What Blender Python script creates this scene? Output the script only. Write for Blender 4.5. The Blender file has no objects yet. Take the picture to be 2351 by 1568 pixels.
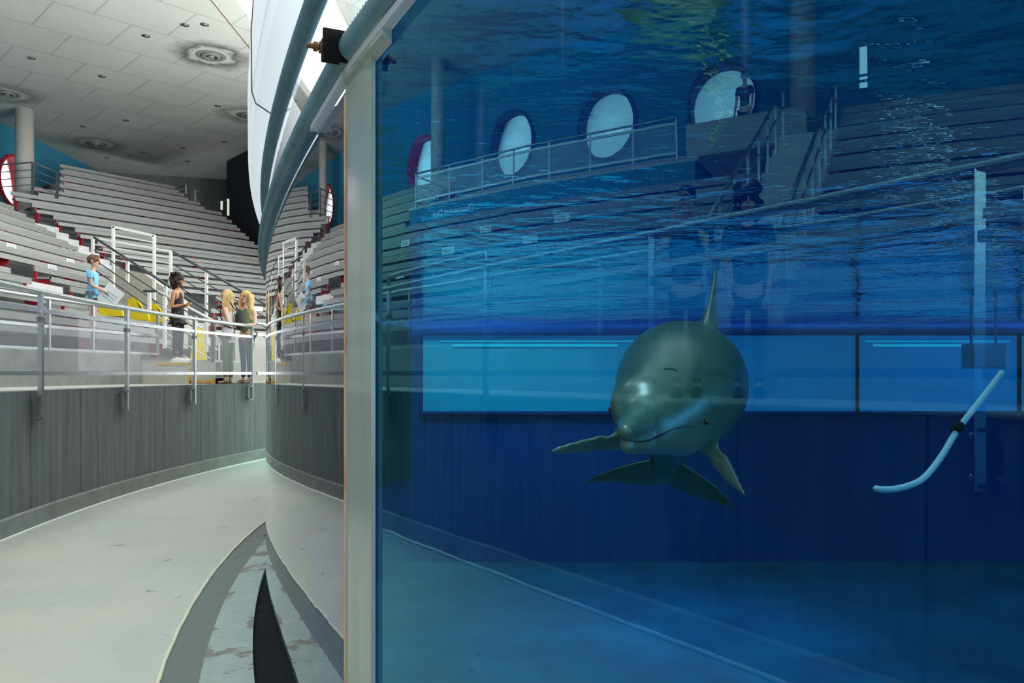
import bpy, bmesh, math, random
from mathutils import Vector, Matrix, Euler
sc = bpy.context.scene
col = sc.collection
random.seed(7)
PI = math.pi
# ---------------------------------------------------------------- camera
F = 1829.0                      # focal length in pixels of the 2351 px wide frame
cam = bpy.data.objects.new('camera', bpy.data.cameras.new('camera'))
col.objects.link(cam)
cam.data.sensor_width = 36.0
cam.data.lens = F / 2351 * 36.0
cam.data.shift_y = 73 / 2351    # verticals stay vertical, the horizon sits a little below the middle
cam.data.clip_start = 0.05
cam.data.clip_end = 300
cam.rotation_euler = (PI / 2, 0, 0)
sc.camera = cam
# ---------------------------------------------------------------- view, sky
sc.view_settings.view_transform = 'Standard'
sc.view_settings.look = 'None'
sc.view_settings.gamma = 1.0
sc.view_settings.use_curve_mapping = False
sc.view_settings.exposure = 0.0
w = bpy.data.worlds.new('sky'); sc.world = w; w.use_nodes = True
wn = w.node_tree.nodes['Background']
wn.inputs[0].default_value = (0.93, 0.97, 1.0, 1); wn.inputs[1].default_value = 4.5
sc.cycles.max_bounces = 14
sc.cycles.diffuse_bounces = 4
sc.cycles.glossy_bounces = 5
sc.cycles.transmission_bounces = 8
sc.cycles.transparent_max_bounces = 24
sc.cycles.sample_clamp_indirect = 6
sc.cycles.caustics_reflective = False
sc.cycles.caustics_refractive = False

def area(name, loc, look, size, power, color=(1, 1, 1), sy=None, spread=180):
    l = bpy.data.lights.new(name, 'AREA'); l.size = size; l.energy = power; l.color = color
    l.spread = math.radians(spread)
    if sy: l.shape = 'RECTANGLE'; l.size_y = sy
    o = bpy.data.objects.new(name, l); col.objects.link(o); o.location = loc
    o.rotation_euler = (Vector(look) - Vector(loc)).to_track_quat('-Z', 'Y').to_euler()
    return o
# daylight that falls in through the roof opening over the pool, then lamps on benches, ceiling and deck
LIGHTS = []
LIGHTS.append(area('roof_daylight', (-3.6, 7, 10.9), (-5.2, 9, 0), 2.6, 1400, (1.0, 0.99, 0.95), sy=26))
LIGHTS.append(area('bench_fill', (24, -2, 5.0), (-12, 24, 5.5), 16, 6500, (1.0, 0.97, 0.92), sy=7))  # added fill lamp from across the pool for benches and ceiling
LIGHTS.append(area('pool_bounce_fill', (3, 17.5, 1.6), (2.2, 17.5, 9.3), 8, 4000, (0.96, 1.0, 0.95), sy=3))  # added upward lamp, stands in for pool light bouncing onto the ceiling
LIGHTS.append(area('corner_light', (1, 27, 5.5), (-6, 16, -1), 4, 120, (1.0, 0.88, 0.72)))  # warm lamp aimed at the deck corner
# lamps shining down into the water
LIGHTS.append(area('far_window_fill', (-.6, 10.5, 9.0), (-1.0, 15.5, 0.3), 1.8, 190, (0.12, 1.0, 0.72), spread=50))  # added cyan lamp that brightens one end of the far windows
LIGHTS.append(area('dolphin_fill', (.1, 2.9, 2.7), (.7, 3.3, 0), .7, 30, (0.85, 1.0, 0.95), spread=120))  # added key lamp above the dolphin
LIGHTS.append(area('skylight_shaft', (2.4, 8.5, 10.5), (1.8, 10.8, -3.6), .12, 110, (0.7, 0.95, 1.0), spread=32))

# ---------------------------------------------------------------- materials
def newmat(name):
    m = bpy.data.materials.new(name); m.use_nodes = True
    nt = m.node_tree
    for n in list(nt.nodes): nt.nodes.remove(n)
    out = nt.nodes.new('ShaderNodeOutputMaterial')
    return m, nt, out
class N:
    def __init__(s, nt): s.nt = nt
    def n(s, t, **k):
        nd = s.nt.nodes.new('ShaderNode' + t)
        for a, b in k.items(): setattr(nd, a, b)
        return nd
    def l(s, a, b): s.nt.links.new(a, b)
    def put(s, sock, v):
        if isinstance(v, (int, float)): sock.default_value = v
        elif isinstance(v, (tuple, list)): sock.default_value = tuple(v) if len(v) == 4 or sock.type == 'VECTOR' else (*v, 1)
        else: s.l(v, sock)
    def math(s, op, a, b=0.0, c=None, clamp=False):
        m = s.n('Math', operation=op, use_clamp=clamp); s.put(m.inputs[0], a); s.put(m.inputs[1], b)
        if c is not None: s.put(m.inputs[2], c)
        return m.outputs[0]
    def mix(s, f, a, b, mode='MIX'):
        m = s.n('Mix', data_type='RGBA', blend_type=mode); s.put(m.inputs[0], f); s.put(m.inputs[6], a); s.put(m.inputs[7], b)
        return m.outputs[2]
    def noise(s, vec, scale, detail=3, rough=.55, dist=0.0):
        m = s.n('TexNoise'); s.put(m.inputs['Scale'], scale); m.inputs['Detail'].default_value = detail
        m.inputs['Roughness'].default_value = rough; m.inputs['Distortion'].default_value = dist
        if vec is not None: s.l(vec, m.inputs['Vector'])
        return m.outputs[0]
    def vmap(s, vec, scale=(1, 1, 1), rot=(0, 0, 0), loc=(0, 0, 0)):
        m = s.n('Mapping'); m.inputs['Scale'].default_value = scale; m.inputs['Rotation'].default_value = rot
        m.inputs['Location'].default_value = loc; s.l(vec, m.inputs['Vector']); return m.outputs[0]
    def ramp(s, f, stops):
        r = s.n('ValToRGB'); e = r.color_ramp.elements
        while len(e) < len(stops): e.new(0.5)
        for i, (p, c) in enumerate(stops):
            e[i].position = p; e[i].color = (*c, 1) if len(c) == 3 else c
        s.l(f, r.inputs[0]); return r.outputs[0]
    def sep(s, v):
        x = s.n('SeparateXYZ'); s.l(v, x.inputs[0]); return x.outputs
    def bump(s, h, st, dist=.02):
        b = s.n('Bump'); b.inputs['Strength'].default_value = st; b.inputs['Distance'].default_value = dist
        s.l(h, b.inputs['Height']); return b.outputs[0]
def simple(name, c, rough=.6, metal=0.0, noise=0.0, scale=20, spec=.5, trans=0.0, bump=0.0, stretch=(1, 1, 1)):
    m, nt, out = newmat(name); k = N(nt); p = k.n('BsdfPrincipled')
    p.inputs['Roughness'].default_value = rough; p.inputs['Metallic'].default_value = metal
    p.inputs['Specular IOR Level'].default_value = spec
    if noise or bump:
        tc = k.n('TexCoord').outputs['Object']; v = k.vmap(tc, stretch)
        nz = k.noise(v, scale, 4)
        if noise:
            a = tuple(x * (1 - noise) for x in c); b = tuple(min(1, x * (1 + noise)) for x in c)
            k.l(k.ramp(nz, [(.3, a), (.7, b)]), p.inputs['Base Color'])
        else: p.inputs['Base Color'].default_value = (*c, 1)
        if bump: k.l(k.bump(nz, bump), p.inputs['Normal'])
    else: p.inputs['Base Color'].default_value = (*c, 1)
    k.l(p.outputs[0], out.inputs[0])
    return m
M = {}
M['steel'] = simple('steel', (.50, .52, .53), .32, .85, .1, 6)
M['steel_dark'] = simple('steel_dark', (.16, .17, .17), .45, .7, .2, 9)
M['diffuser'] = simple('diffuser_metal', (.30, .30, .27), .45, .3)
M['white_paint'] = simple('white_paint', (.86, .85, .80), .4, 0, .03)
M['rail_dark'] = simple('rail_dark', (.10, .115, .12), .4, .3)
M['bench'] = simple('bench_plank', (.26, .265, .255), .55, 0, .06, 3, stretch=(1, 1, 4))
M['bench_top'] = simple('bench_top_plank', (.31, .315, .305), .6, 0, .06, 3)
M['red'] = simple('red_paint', (.55, .02, .035), .45)
M['sign'] = simple('sign_white', (.82, .84, .85), .5)
M['ink'] = simple('ink', (.18, .2, .22), .6)
M['letters'] = simple('letter_grey', (.75, .85, .9), .5)
M['blue_wall'] = simple('blue_wall_paint', (.025, .21, .32), .75, 0, .05, 2)
M['navy'] = simple('navy_panel', (.006, .009, .016), .6)
M['cream_bead'] = simple('cream_sealant', (.72, .67, .50), .5, 0, .1, 30, bump=.4)
def fibre():
    m, nt, out = newmat('white_fibreglass'); k = N(nt); p = k.n('BsdfPrincipled'); p.inputs['Base Color'].default_value = (.88, .91, .94, 1); p.inputs['Roughness'].default_value = .35
    t = k.n('BsdfTranslucent'); t.inputs['Color'].default_value = (.9, .93, .96, 1); mx = k.n('MixShader'); mx.inputs[0].default_value = .5
    k.l(p.outputs[0], mx.inputs[1]); k.l(t.outputs[0], mx.inputs[2]); k.l(mx.outputs[0], out.inputs[0]); return m
M['white_fibre'] = fibre()
M['hose'] = simple('ribbed_hose_plastic', (.13, .27, .32), .30, 0, .18, 5)
M['black'] = simple('black_rubber', (.005, .005, .006), .75, 0, 0, 20, .15)
M['rust'] = simple('rusty_bolt', (.20, .10, .04), .7, .3, .5, 60)
M['yellow'] = simple('yellow_plastic', (.90, .68, .01), .4)
M['yellow_paint'] = simple('yellow_floor_paint', (.60, .33, .03), .7, 0, .3, 15)
M['skin'] = simple('skin_light', (.72, .42, .30), .5)
M['skin_brown'] = simple('skin_brown', (.52, .25, .13), .5)
M['hair_dark'] = simple('hair_dark', (.035, .018, .012), .7, 0, .5, 60, bump=.8)
M['hair_brown'] = simple('hair_brown', (.16, .08, .04), .6, 0, .3, 60, bump=.6)
M['hair_blond'] = simple('hair_blond', (.62, .38, .15), .5, 0, .35, 35, bump=.6, stretch=(1, 1, .2))
M['eye'] = simple('eye_dark', (.01, .01, .012), .15)
M['lip'] = simple('lip', (.5, .15, .13), .5)

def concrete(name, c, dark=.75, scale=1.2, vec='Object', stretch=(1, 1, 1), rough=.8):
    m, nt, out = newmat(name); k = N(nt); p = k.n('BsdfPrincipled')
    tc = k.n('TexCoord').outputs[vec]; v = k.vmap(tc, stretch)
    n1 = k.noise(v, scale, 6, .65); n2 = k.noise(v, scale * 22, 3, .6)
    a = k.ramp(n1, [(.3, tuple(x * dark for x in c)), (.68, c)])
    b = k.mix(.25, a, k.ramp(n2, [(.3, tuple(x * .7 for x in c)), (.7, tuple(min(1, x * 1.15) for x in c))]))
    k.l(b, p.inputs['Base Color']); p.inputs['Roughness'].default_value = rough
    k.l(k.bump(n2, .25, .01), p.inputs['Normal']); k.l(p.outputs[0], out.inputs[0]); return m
M['deck'] = concrete('deck_concrete', (.50, .49, .45))
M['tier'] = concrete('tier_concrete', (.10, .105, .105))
M['step'] = concrete('step_concrete', (.66, .66, .65))
M['beige'] = concrete('beige_concrete', (.50, .48, .42))
M['parapet'] = concrete('parapet_concrete', (.30, .32, .30), .55, 2.5)
M['column'] = concrete('column_concrete', (.45, .44, .40))
M['board_wall'] = concrete('weathered_board_wall', (.19, .19, .165), .55, 1.0, 'Object', (3, 3, .25))

def board_formed():
    "board-marked concrete of the trough wall; u runs along the wall, v up"
    m, nt, out = newmat('board_formed_concrete'); k = N(nt); p = k.n('BsdfPrincipled')
    uv = k.n('TexCoord').outputs['UV']; x, y, z = k.sep(uv)
    cell = k.math('FLOOR', k.math('MULTIPLY', x, 1 / .145))
    wn_ = k.n('TexWhiteNoise', noise_dimensions='1D'); k.l(cell, wn_.inputs['W'])
    fr = k.math('FRACT', k.math('MULTIPLY', x, 1 / .145))
    seam = k.math('LESS_THAN', k.math('MINIMUM', fr, k.math('SUBTRACT', 1.0, fr)), .035)
    some = k.math('GREATER_THAN', wn_.outputs[0], .45)
    big = k.math('FRACT', k.math('MULTIPLY', x, 1 / 1.16))
    bigs = k.math('LESS_THAN', big, .012)
    stv = k.vmap(uv, (7, .5, 1)); n1 = k.noise(stv, 1.5, 5, .6)
    n2 = k.noise(k.vmap(uv, (26, 1.2, 1)), 1.0, 3); n3 = k.noise(uv, 30, 4)
    base = k.ramp(n1, [(.25, (.085, .10, .10)), (.5, (.15, .17, .17)), (.72, (.20, .215, .205))])
    brown = k.mix(k.math('MULTIPLY', k.ramp(n2, [(.55, (0, 0, 0)), (.72, (1, 1, 1))]), .5), base, (.13, .105, .08))
    v2 = k.mix(k.math('MULTIPLY', wn_.outputs[0], .3), brown, (.10, .12, .12))
    pit = k.n('TexVoronoi'); pit.inputs['Scale'].default_value = 6; k.l(k.vmap(uv, (2.2, .9, 1)), pit.inputs['Vector'])
    hole = k.math('MULTIPLY', k.math('LESS_THAN', pit.outputs['Distance'], .035), .8)
    v3 = k.mix(hole, v2, (.02, .025, .025))
    line = k.math('MAXIMUM', k.math('MULTIPLY', k.math('MULTIPLY', seam, some), .55), k.math('MULTIPLY', bigs, .9))
    v4 = k.mix(line, v3, (.025, .03, .03))
    k.l(v4, p.inputs['Base Color']); p.inputs['Roughness'].default_value = .75
    hgt = k.math('SUBTRACT', k.math('ADD', k.math('MULTIPLY', n3, .3), k.math('MULTIPLY', wn_.outputs[0], .5)), line)
    k.l(k.bump(hgt, .6, .012), p.inputs['Normal']); k.l(p.outputs[0], out.inputs[0]); return m
M['trough_wall'] = board_formed()

TC = (16.75, 10.8); TR = 19.17           # tank centre and radius
def radial_floor():
    "painted trough floor: colour bands follow the distance from the tank's centre, peeling near the tank"
    m, nt, out = newmat('trough_floor_paint'); k = N(nt); p = k.n('BsdfPrincipled')
    g = k.n('NewGeometry').outputs['Position']; x, y, z = k.sep(g)
    dx = k.math('SUBTRACT', x, TC[0]); dy = k.math('SUBTRACT', y, TC[1])
    r = k.math('SQRT', k.math('ADD', k.math('MULTIPLY', dx, dx), k.math('MULTIPLY', dy, dy)))
    n1 = k.noise(k.vmap(g, (1, 1, 1)), .8, 6, .65); n2 = k.noise(g, 9, 6, .7); n3 = k.noise(g, 45, 3, .7)
    main = k.ramp(n1, [(.32, (.37, .41, .375)), (.55, (.44, .465, .415)), (.72, (.50, .50, .43))])
    main = k.mix(.35, main, k.ramp(n2, [(.35, (.36, .40, .37)), (.65, (.50, .52, .47))]))
    # worn chips of the paint
    v = k.noise(k.vmap(g, (1.2, 1.2, 1), (0, 0, .5)), 3.1, 3, .6, .6); chip = k.ramp(v, [(.685, (0, 0, 0)), (.695, (1, 1, 1))])
    main = k.mix(k.math('MULTIPLY', chip, .85), main, (.21, .235, .22))
    wob = k.math('MULTIPLY', k.math('SUBTRACT', n2, .5), .03)
    dark = k.ramp(n2, [(.3, (.085, .11, .10)), (.7, (.12, .145, .135))])
    inner = k.ramp(n2, [(.3, (.22, .29, .27)), (.7, (.34, .41, .385))])
    brown = k.ramp(k.noise(g, 2.3, 4, .6, 1.0), [(.575, (0, 0, 0)), (.59, (1, 1, 1))])
    inner = k.mix(brown, inner, (.17, .155, .14))
    speck = k.math('MULTIPLY', k.ramp(n3, [(.60, (0, 0, 0)), (.68, (1, 1, 1))]), k.ramp(k.noise(g, 1.4, 2), [(.5, (0, 0, 0)), (.65, (1, 1, 1))]))
    inner = k.mix(k.math('MULTIPLY', speck, .6), inner, (.55, .6, .58))
    r = k.math('ADD', r, k.math('MULTIPLY', k.math('SUBTRACT', k.math('MAXIMUM', y, -3.0), 8.8), .0373))
    f1 = k.math('LESS_THAN', r, 19.59); f2 = k.math('LESS_THAN', k.math('ADD', r, k.math('MULTIPLY', wob, .6)), 19.38)
    c = k.mix(f1, main, dark); c = k.mix(f2, c, inner)
    k.l(c, p.inputs['Base Color'])
    k.l(k.ramp(n2, [(.3, (.42,) * 3), (.7, (.62,) * 3)]), p.inputs['Roughness'])
    k.l(k.bump(n3, .25, .01), p.inputs['Normal']); k.l(p.outputs[0], out.inputs[0]); return m
M['floor'] = radial_floor()

DIFF = [(-8.81, 23.33), (-16.8, 26.5), (-16.86, 32.28), (-9.51, 28.73), (-16.8, 19.8), (-8.9, 17.5)]
def ceiling_mat():
    m, nt, out = newmat('ceiling_tiles'); k = N(nt); p = k.n('BsdfPrincipled')
    g = k.n('NewGeometry').outputs['Position']
    v = k.vmap(g, (1, 1, 1), (0, 0, -PI / 4), (.6, .35, 0))
    b = k.n('TexBrick'); b.offset = .5; b.inputs['Scale'].default_value = 1.0
    b.inputs['Brick Width'].default_value = 1.88; b.inputs['Row Height'].default_value = 1.88
    b.inputs['Mortar Size'].default_value = .035; b.inputs['Mortar Smooth'].default_value = .3
    b.inputs['Color1'].default_value = (.56, .57, .52, 1); b.inputs['Color2'].default_value = (.61, .615, .56, 1)
    b.inputs['Mortar'].default_value = (.36, .37, .34, 1); k.l(v, b.inputs['Vector'])
    n1 = k.noise(g, .5, 5); n2 = k.noise(g, 25, 3)
    c = k.mix(.3, b.outputs[0], k.ramp(n1, [(.3, (.46, .47, .43)), (.7, (.66, .66, .60))]))
    c = k.mix(.12, c, k.ramp(n2, [(.3, (.2, .2, .2)), (.7, (.7, .7, .65))]))
    for (dx, dy) in DIFF:       # soot that has settled round the air diffusers
        d = k.n('VectorMath', operation='DISTANCE'); k.l(g, d.inputs[0]); d.inputs[1].default_value = (dx, dy, 9.3)
        dd = k.math('ADD', d.outputs['Value'], k.math('MULTIPLY', k.math('SUBTRACT', k.noise(g, 2.2, 4), .5), .7))
        ring = k.ramp(k.math('MULTIPLY', dd, .5), [(.26, (0, 0, 0)), (.36, (1, 1, 1)), (.42, (.7, .7, .7)), (.62, (0, 0, 0))])
        c = k.mix(k.math('MULTIPLY', ring, .85 if dx == -8.81 else .6), c, (.055, .05, .042))
    k.l(c, p.inputs['Base Color']); p.inputs['Roughness'].default_value = .85
    k.l(p.outputs[0], out.inputs[0]); return m
M['ceiling'] = ceiling_mat()

def clear_sheet(name, ior, tint, haze=0.0, hazec=(.8, .85, .9), wav=0.0, boost=1.0, streaks=False, gcol=(.97, .98, 1)):
    "a thin transparent sheet: Fresnel mirror + see-through, the same from both sides"
    m, nt, out = newmat(name); k = N(nt)
    ge = k.n('NewGeometry'); fr = k.n('Fresnel')
    k.put(fr.inputs['IOR'], k.math('ADD', ior, k.math('MULTIPLY', ge.outputs['Backfacing'], 1 / ior - ior)))
    fac = k.math('MULTIPLY', fr.outputs[0], boost, clamp=True)
    gl = k.n('BsdfGlossy'); gl.inputs['Roughness'].default_value = 0.0; gl.inputs['Color'].default_value = (*gcol, 1)
    if wav:
        g = ge.outputs['Position']
        h = k.noise(k.vmap(g, (1, 1, .35)), 3.2, 2, .5)
        bu = k.bump(h, 1.0, wav); k.l(bu, gl.inputs['Normal'])
    tr = k.n('BsdfTransparent'); tr.inputs['Color'].default_value = (*tint, 1)
    mx = k.n('MixShader'); k.l(fac, mx.inputs[0]); k.l(tr.outputs[0], mx.inputs[1]); k.l(gl.outputs[0], mx.inputs[2])
    res = mx.outputs[0]
    if haze or streaks:
        df = k.n('BsdfDiffuse'); df.inputs['Color'].default_value = (*hazec, 1)
        hz = haze
        if streaks:
            g = ge.outputs['Position']; x, y, z = k.sep(g)
            s = k.noise(k.vmap(g, (14, 14, .7)), 1.0, 3, .6)
            st = k.ramp(s, [(.60, (0, 0, 0)), (.74, (1, 1, 1))])
            up = k.math('MULTIPLY', k.math('ADD', z, -.15), 2.2, clamp=True)
            big = k.ramp(k.noise(g, .9, 2), [(.45, (0, 0, 0)), (.62, (1, 1, 1))])
            hz = k.math('ADD', k.math('MULTIPLY', k.math('MULTIPLY', st, big), k.math('MULTIPLY', up, .16)), haze)
        m2 = k.n('MixShader'); k.put(m2.inputs[0], hz); k.l(res, m2.inputs[1]); k.l(df.outputs[0], m2.inputs[2]); res = m2.outputs[0]
    k.l(res, out.inputs[0]); return m
M['acrylic'] = clear_sheet('tank_acrylic', 1.75, (.98, .99, 1), 0.0, (.7, .8, .85), .0006, 1.25, True)
M['acrylic_blue'] = clear_sheet('tank_acrylic_blue', 1.68, (.97, .99, 1), 0.0, (.5, .8, .9), .0006, 1.2, True, (.27, .84, 1.0))
M['panel'] = clear_sheet('railing_acrylic', 1.12, (.88, .89, .91), .15, (.50, .52, .56))
M['panel_clear'] = clear_sheet('deck_acrylic', 1.6, (.9, .93, .95), .05, (.8, .85, .9), .02, 2.5)

def water_surface():
    m, nt, out = newmat('pool_water_surface'); k = N(nt)
    ge = k.n('NewGeometry'); g = ge.outputs['Position']
    h1 = k.noise(k.vmap(g, (1, 1, 1)), 1.1, 3, .55, .8); h2 = k.noise(k.vmap(g, (1, 1.6, 1)), 6, 3, .6)
    h = k.math('ADD', h1, k.math('MULTIPLY', h2, .16)); bu = k.bump(h, 1.0, .05)
    fr = k.n('Fresnel'); fr.inputs['IOR'].default_value = 1.33; k.l(bu, fr.inputs['Normal'])
    gl = k.n('BsdfGlossy'); gl.inputs['Roughness'].default_value = 0.02; k.l(bu, gl.inputs['Normal']); gl.inputs['Color'].default_value = (.8, .92, 1, 1)
    # bright caustic threads, put into the see-through tint as a cell pattern
    vo = k.n('TexVoronoi', feature='SMOOTH_F1'); vo.inputs['Scale'].default_value = .9
    k.l(k.vmap(g, (1, 1, 0), (0, 0, .4)), vo.inputs['Vector'])
    d = k.math('ADD', vo.outputs['Distance'], k.math('MULTIPLY', k.math('SUBTRACT', k.noise(g, 1.7, 3), .5), .5))
    tc = k.ramp(d, [(.30, (.42, .60, .68)), (.60, (.55, .74, .82)), (.74, (1, 1, 1))])
    tr = k.n('BsdfTransparent'); k.l(tc, tr.inputs['Color'])
    mx = k.n('MixShader'); k.l(fr.outputs[0], mx.inputs[0]); k.l(tr.outputs[0], mx.inputs[1]); k.l(gl.outputs[0], mx.inputs[2])
    k.l(mx.outputs[0], out.inputs[0]); return m
M['water'] = water_surface()
def water_body():
    m, nt, out = newmat('pool_water_body'); k = N(nt)
    tr = k.n('BsdfTransparent'); k.l(tr.outputs[0], out.inputs[0])
    a = k.n('VolumeAbsorption'); a.inputs['Color'].default_value = (.30, .80, .985, 1); a.inputs['Density'].default_value = .11
    k.l(a.outputs[0], out.inputs[1]); return m
M['water_body'] = water_body()
def pool_paint(name, a, b, sc_=.5, st=(1, 1, 1)):
    m, nt, out = newmat(name); k = N(nt); p = k.n('BsdfPrincipled'); g = k.n('NewGeometry').outputs['Position']
    n1 = k.noise(k.vmap(g, st), sc_, 5, .6); k.l(k.ramp(n1, [(.3, a), (.7, b)]), p.inputs['Base Color'])
    p.inputs['Roughness'].default_value = .8; p.inputs['Specular IOR Level'].default_value = .1
    k.l(p.outputs[0], out.inputs[0]); return m
M['pool_wall'] = pool_paint('pool_wall_paint', (.0006, .024, .165), (.001, .038, .22))
M['pool_floor'] = pool_paint('pool_floor_paint', (.0008, .036, .10), (.003, .075, .16), .9)
M['gutter'] = simple('gutter_black', (.012,.013,.014), .9, 0, .3, 12, .1)
M['pool_band'] = pool_paint('pool_window_band', (.03, .22, .55), (.05, .30, .62), .5, (1, 1, .2))

# ---------------------------------------------------------------- mesh helpers
class MB:
    "collects shapes in one mesh"
    def __init__(s): s.v = []; s.f = []; s.m = []; s.uv = {}; s.sm = []
    def add(s, vs, fs, mi=0, uv=None, smooth=False):
        o = len(s.v); s.v += [tuple(x) for x in vs]
        for i, f in enumerate(fs):
            s.f.append([o + j for j in f]); s.m.append(mi); s.sm.append(smooth)
            if uv: s.uv[len(s.f) - 1] = uv[i]
    def box(s, c, d, rz=0.0, mi=0, axes=None):
        c = Vector(c); hx, hy, hz = d[0] / 2, d[1] / 2, d[2] / 2
        if axes: ax = [Vector(a) for a in axes]
        else: ax = [Vector((math.cos(rz), math.sin(rz), 0)), Vector((-math.sin(rz), math.cos(rz), 0)), Vector((0, 0, 1))]
        vs = [c + ax[0] * (hx * a) + ax[1] * (hy * b) + ax[2] * (hz * e) for e in (-1, 1) for b in (-1, 1) for a in (-1, 1)]
        s.add(vs, [(0, 2, 3, 1), (4, 5, 7, 6), (0, 1, 5, 4), (2, 6, 7, 3), (0, 4, 6, 2), (1, 3, 7, 5)], mi)
        return s
    def beam(s, a, b, wd, hg, mi=0):
        "a square bar from a to b; wd sideways, hg upwards"
        a = Vector(a); b = Vector(b); x = (b - a).normalized(); up = Vector((0, 0, 1))
        if abs(x.z) > .99: up = Vector((0, 1, 0))
        y = up.cross(x).normalized(); z = x.cross(y)
        return s.box((a + b) / 2, ((b - a).length, wd, hg), axes=(x, y, z), mi=mi)
    def tube(s, pts, r, seg=8, mi=0, closed=False, cap=True, smooth=True):
        pts = [Vector(p) for p in pts]; n = len(pts); rs = r if isinstance(r, (list, tuple)) else [r] * n
        vs = []; up = Vector((0, 0, 1)); last = None
        for i, p in enumerate(pts):
            a = pts[i - 1] if i else (pts[-1] if closed else p); b = pts[(i + 1) % n] if (i < n - 1 or closed) else p
            t = (b - a).normalized()
            if last is None:
                y = (up if abs(t.z) < .9 else Vector((1, 0, 0))).cross(t).normalized()
            else: y = (last - t * last.dot(t)).normalized()
            last = y; z = t.cross(y)
            for j in range(seg):
                q = 2 * PI * j / seg; vs.append(p + (y * math.cos(q) + z * math.sin(q)) * rs[i])
        fs = []
        for i in range(n if closed else n - 1):
            i2 = (i + 1) % n
            for j in range(seg):
                j2 = (j + 1) % seg; fs.append((i * seg + j, i * seg + j2, i2 * seg + j2, i2 * seg + j))
        if cap and not closed: fs += [tuple(range(seg - 1, -1, -1)), tuple((n - 1) * seg + j for j in range(seg))]
        s.add(vs, fs, mi, smooth=smooth); return s
    def ball(s, c, r, seg=12, rings=8, mi=0, axes=None):
        c = Vector(c); r = r if isinstance(r, (tuple, list)) else (r, r, r)
        ax = [Vector(a) for a in axes] if axes else [Vector((1, 0, 0)), Vector((0, 1, 0)), Vector((0, 0, 1))]
        vs = [c + ax[2] * r[2]]
        for i in range(1, rings):
            a = PI * i / rings
            for j in range(seg):
                b = 2 * PI * j / seg
                vs.append(c + ax[0] * (r[0] * math.sin(a) * math.cos(b)) + ax[1] * (r[1] * math.sin(a) * math.sin(b)) + ax[2] * (r[2] * math.cos(a)))
        vs.append(c - ax[2] * r[2]); fs = []; L = len(vs) - 1
        for j in range(seg):
            fs.append((0, 1 + j, 1 + (j + 1) % seg)); fs.append((L, L - seg + (j + 1) % seg, L - seg + j))
        for i in range(rings - 2):
            for j in range(seg):
                a = 1 + i * seg + j; b = 1 + i * seg + (j + 1) % seg; fs.append((a, a + seg, b + seg, b))
        s.add(vs, fs, mi, smooth=True); return s
    def prism(s, poly, ext, mi=0):
        "poly: list of 3-D points of a flat outline, ext: extrusion vector"
        p = [Vector(a) for a in poly]; e = Vector(ext); n = len(p)
        vs = p + [a + e for a in p]
        s.add(vs, [tuple(range(n)), tuple(range(2 * n - 1, n - 1, -1))] + [(i, i + n, (i + 1) % n + n, (i + 1) % n) for i in range(n)], mi); return s
    def sweep(s, path, prof, mi=0, closed_prof=True, smooth=False, caps=True):
        """path: list of (point2d, outward2d, u); prof: list of (offset outward, z). uv: u along, v = z"""
        n = len(path); k = len(prof); vs = []
        for (p, o, u) in path:
            for (a, z) in prof: vs.append((p[0] + o[0] * a, p[1] + o[1] * a, z))
        fs = []; uv = []
        rng = range(k) if closed_prof else range(k - 1)
        for i in range(n - 1):
            for j in rng:
                j2 = (j + 1) % k
                fs.append((i * k + j, (i + 1) * k + j, (i + 1) * k + j2, i * k + j2))
                u0, u1 = path[i][2], path[i + 1][2]
                v0 = prof[j][1] + prof[j][0] * .0; v1 = prof[j2][1]
                if abs(v0 - v1) < 1e-4: v0 = prof[j][0]; v1 = prof[j2][0]
                uv.append([(u0, v0), (u1, v0), (u1, v1), (u0, v1)])
        if caps and closed_prof:
            fs += [tuple(range(k)), tuple((n - 1) * k + j for j in range(k - 1, -1, -1))]
            uv += [[(0, 0)] * k] * 2
        s.add(vs, fs, mi, uv, smooth); return s
    def build(s, name, mats, parent=None, loc=None, fixn=True, recalc=True):
        me = bpy.data.meshes.new(name)
        if loc is not None:
            L = Vector(loc); s.v = [tuple(Vector(a) - L) for a in s.v]
        me.from_pydata(s.v, [], s.f)
        if not isinstance(mats, (list, tuple)): mats = [mats]
        for m in mats: me.materials.append(M[m] if isinstance(m, str) else m)
        for i, p in enumerate(me.polygons): p.material_index = s.m[i]; p.use_smooth = s.sm[i]
        if s.uv:
            ul = me.uv_layers.new(name='UVMap')
            for i, p in enumerate(me.polygons):
                if i in s.uv:
                    for q, li in enumerate(p.loop_indices): ul.data[li].uv = s.uv[i][q]
        me.update()
        if recalc:
            bm = bmesh.new(); bm.from_mesh(me); bmesh.ops.recalc_face_normals(bm, faces=bm.faces); bm.to_mesh(me); bm.free()
        o = bpy.data.objects.new(name, me); col.objects.link(o)
        if loc is not None: o.location = loc
        if parent is not None: o.parent = parent
        return o
def tag(o, label=None, cat=None, group=None, kind=None):
    if label: o['label'] = label
    if cat: o['category'] = cat
    if group: o['group'] = group
    if kind: o['kind'] = kind
    return o
def thing(name, label, cat, loc=(0, 0, 0), group=None, rz=0):
    o = bpy.data.objects.new(name, None); col.objects.link(o); o.location = loc; o.rotation_euler = (0, 0, rz)
    o.empty_display_size = .2
    return tag(o, label, cat, group)
def struct(o): o['kind'] = 'structure'; return o
def adopt(parent, o):
    "parent o keeping world place (parent has only a location)"
    o.parent = parent; o.location = Vector(o.location) - Vector(parent.location); return o
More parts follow.
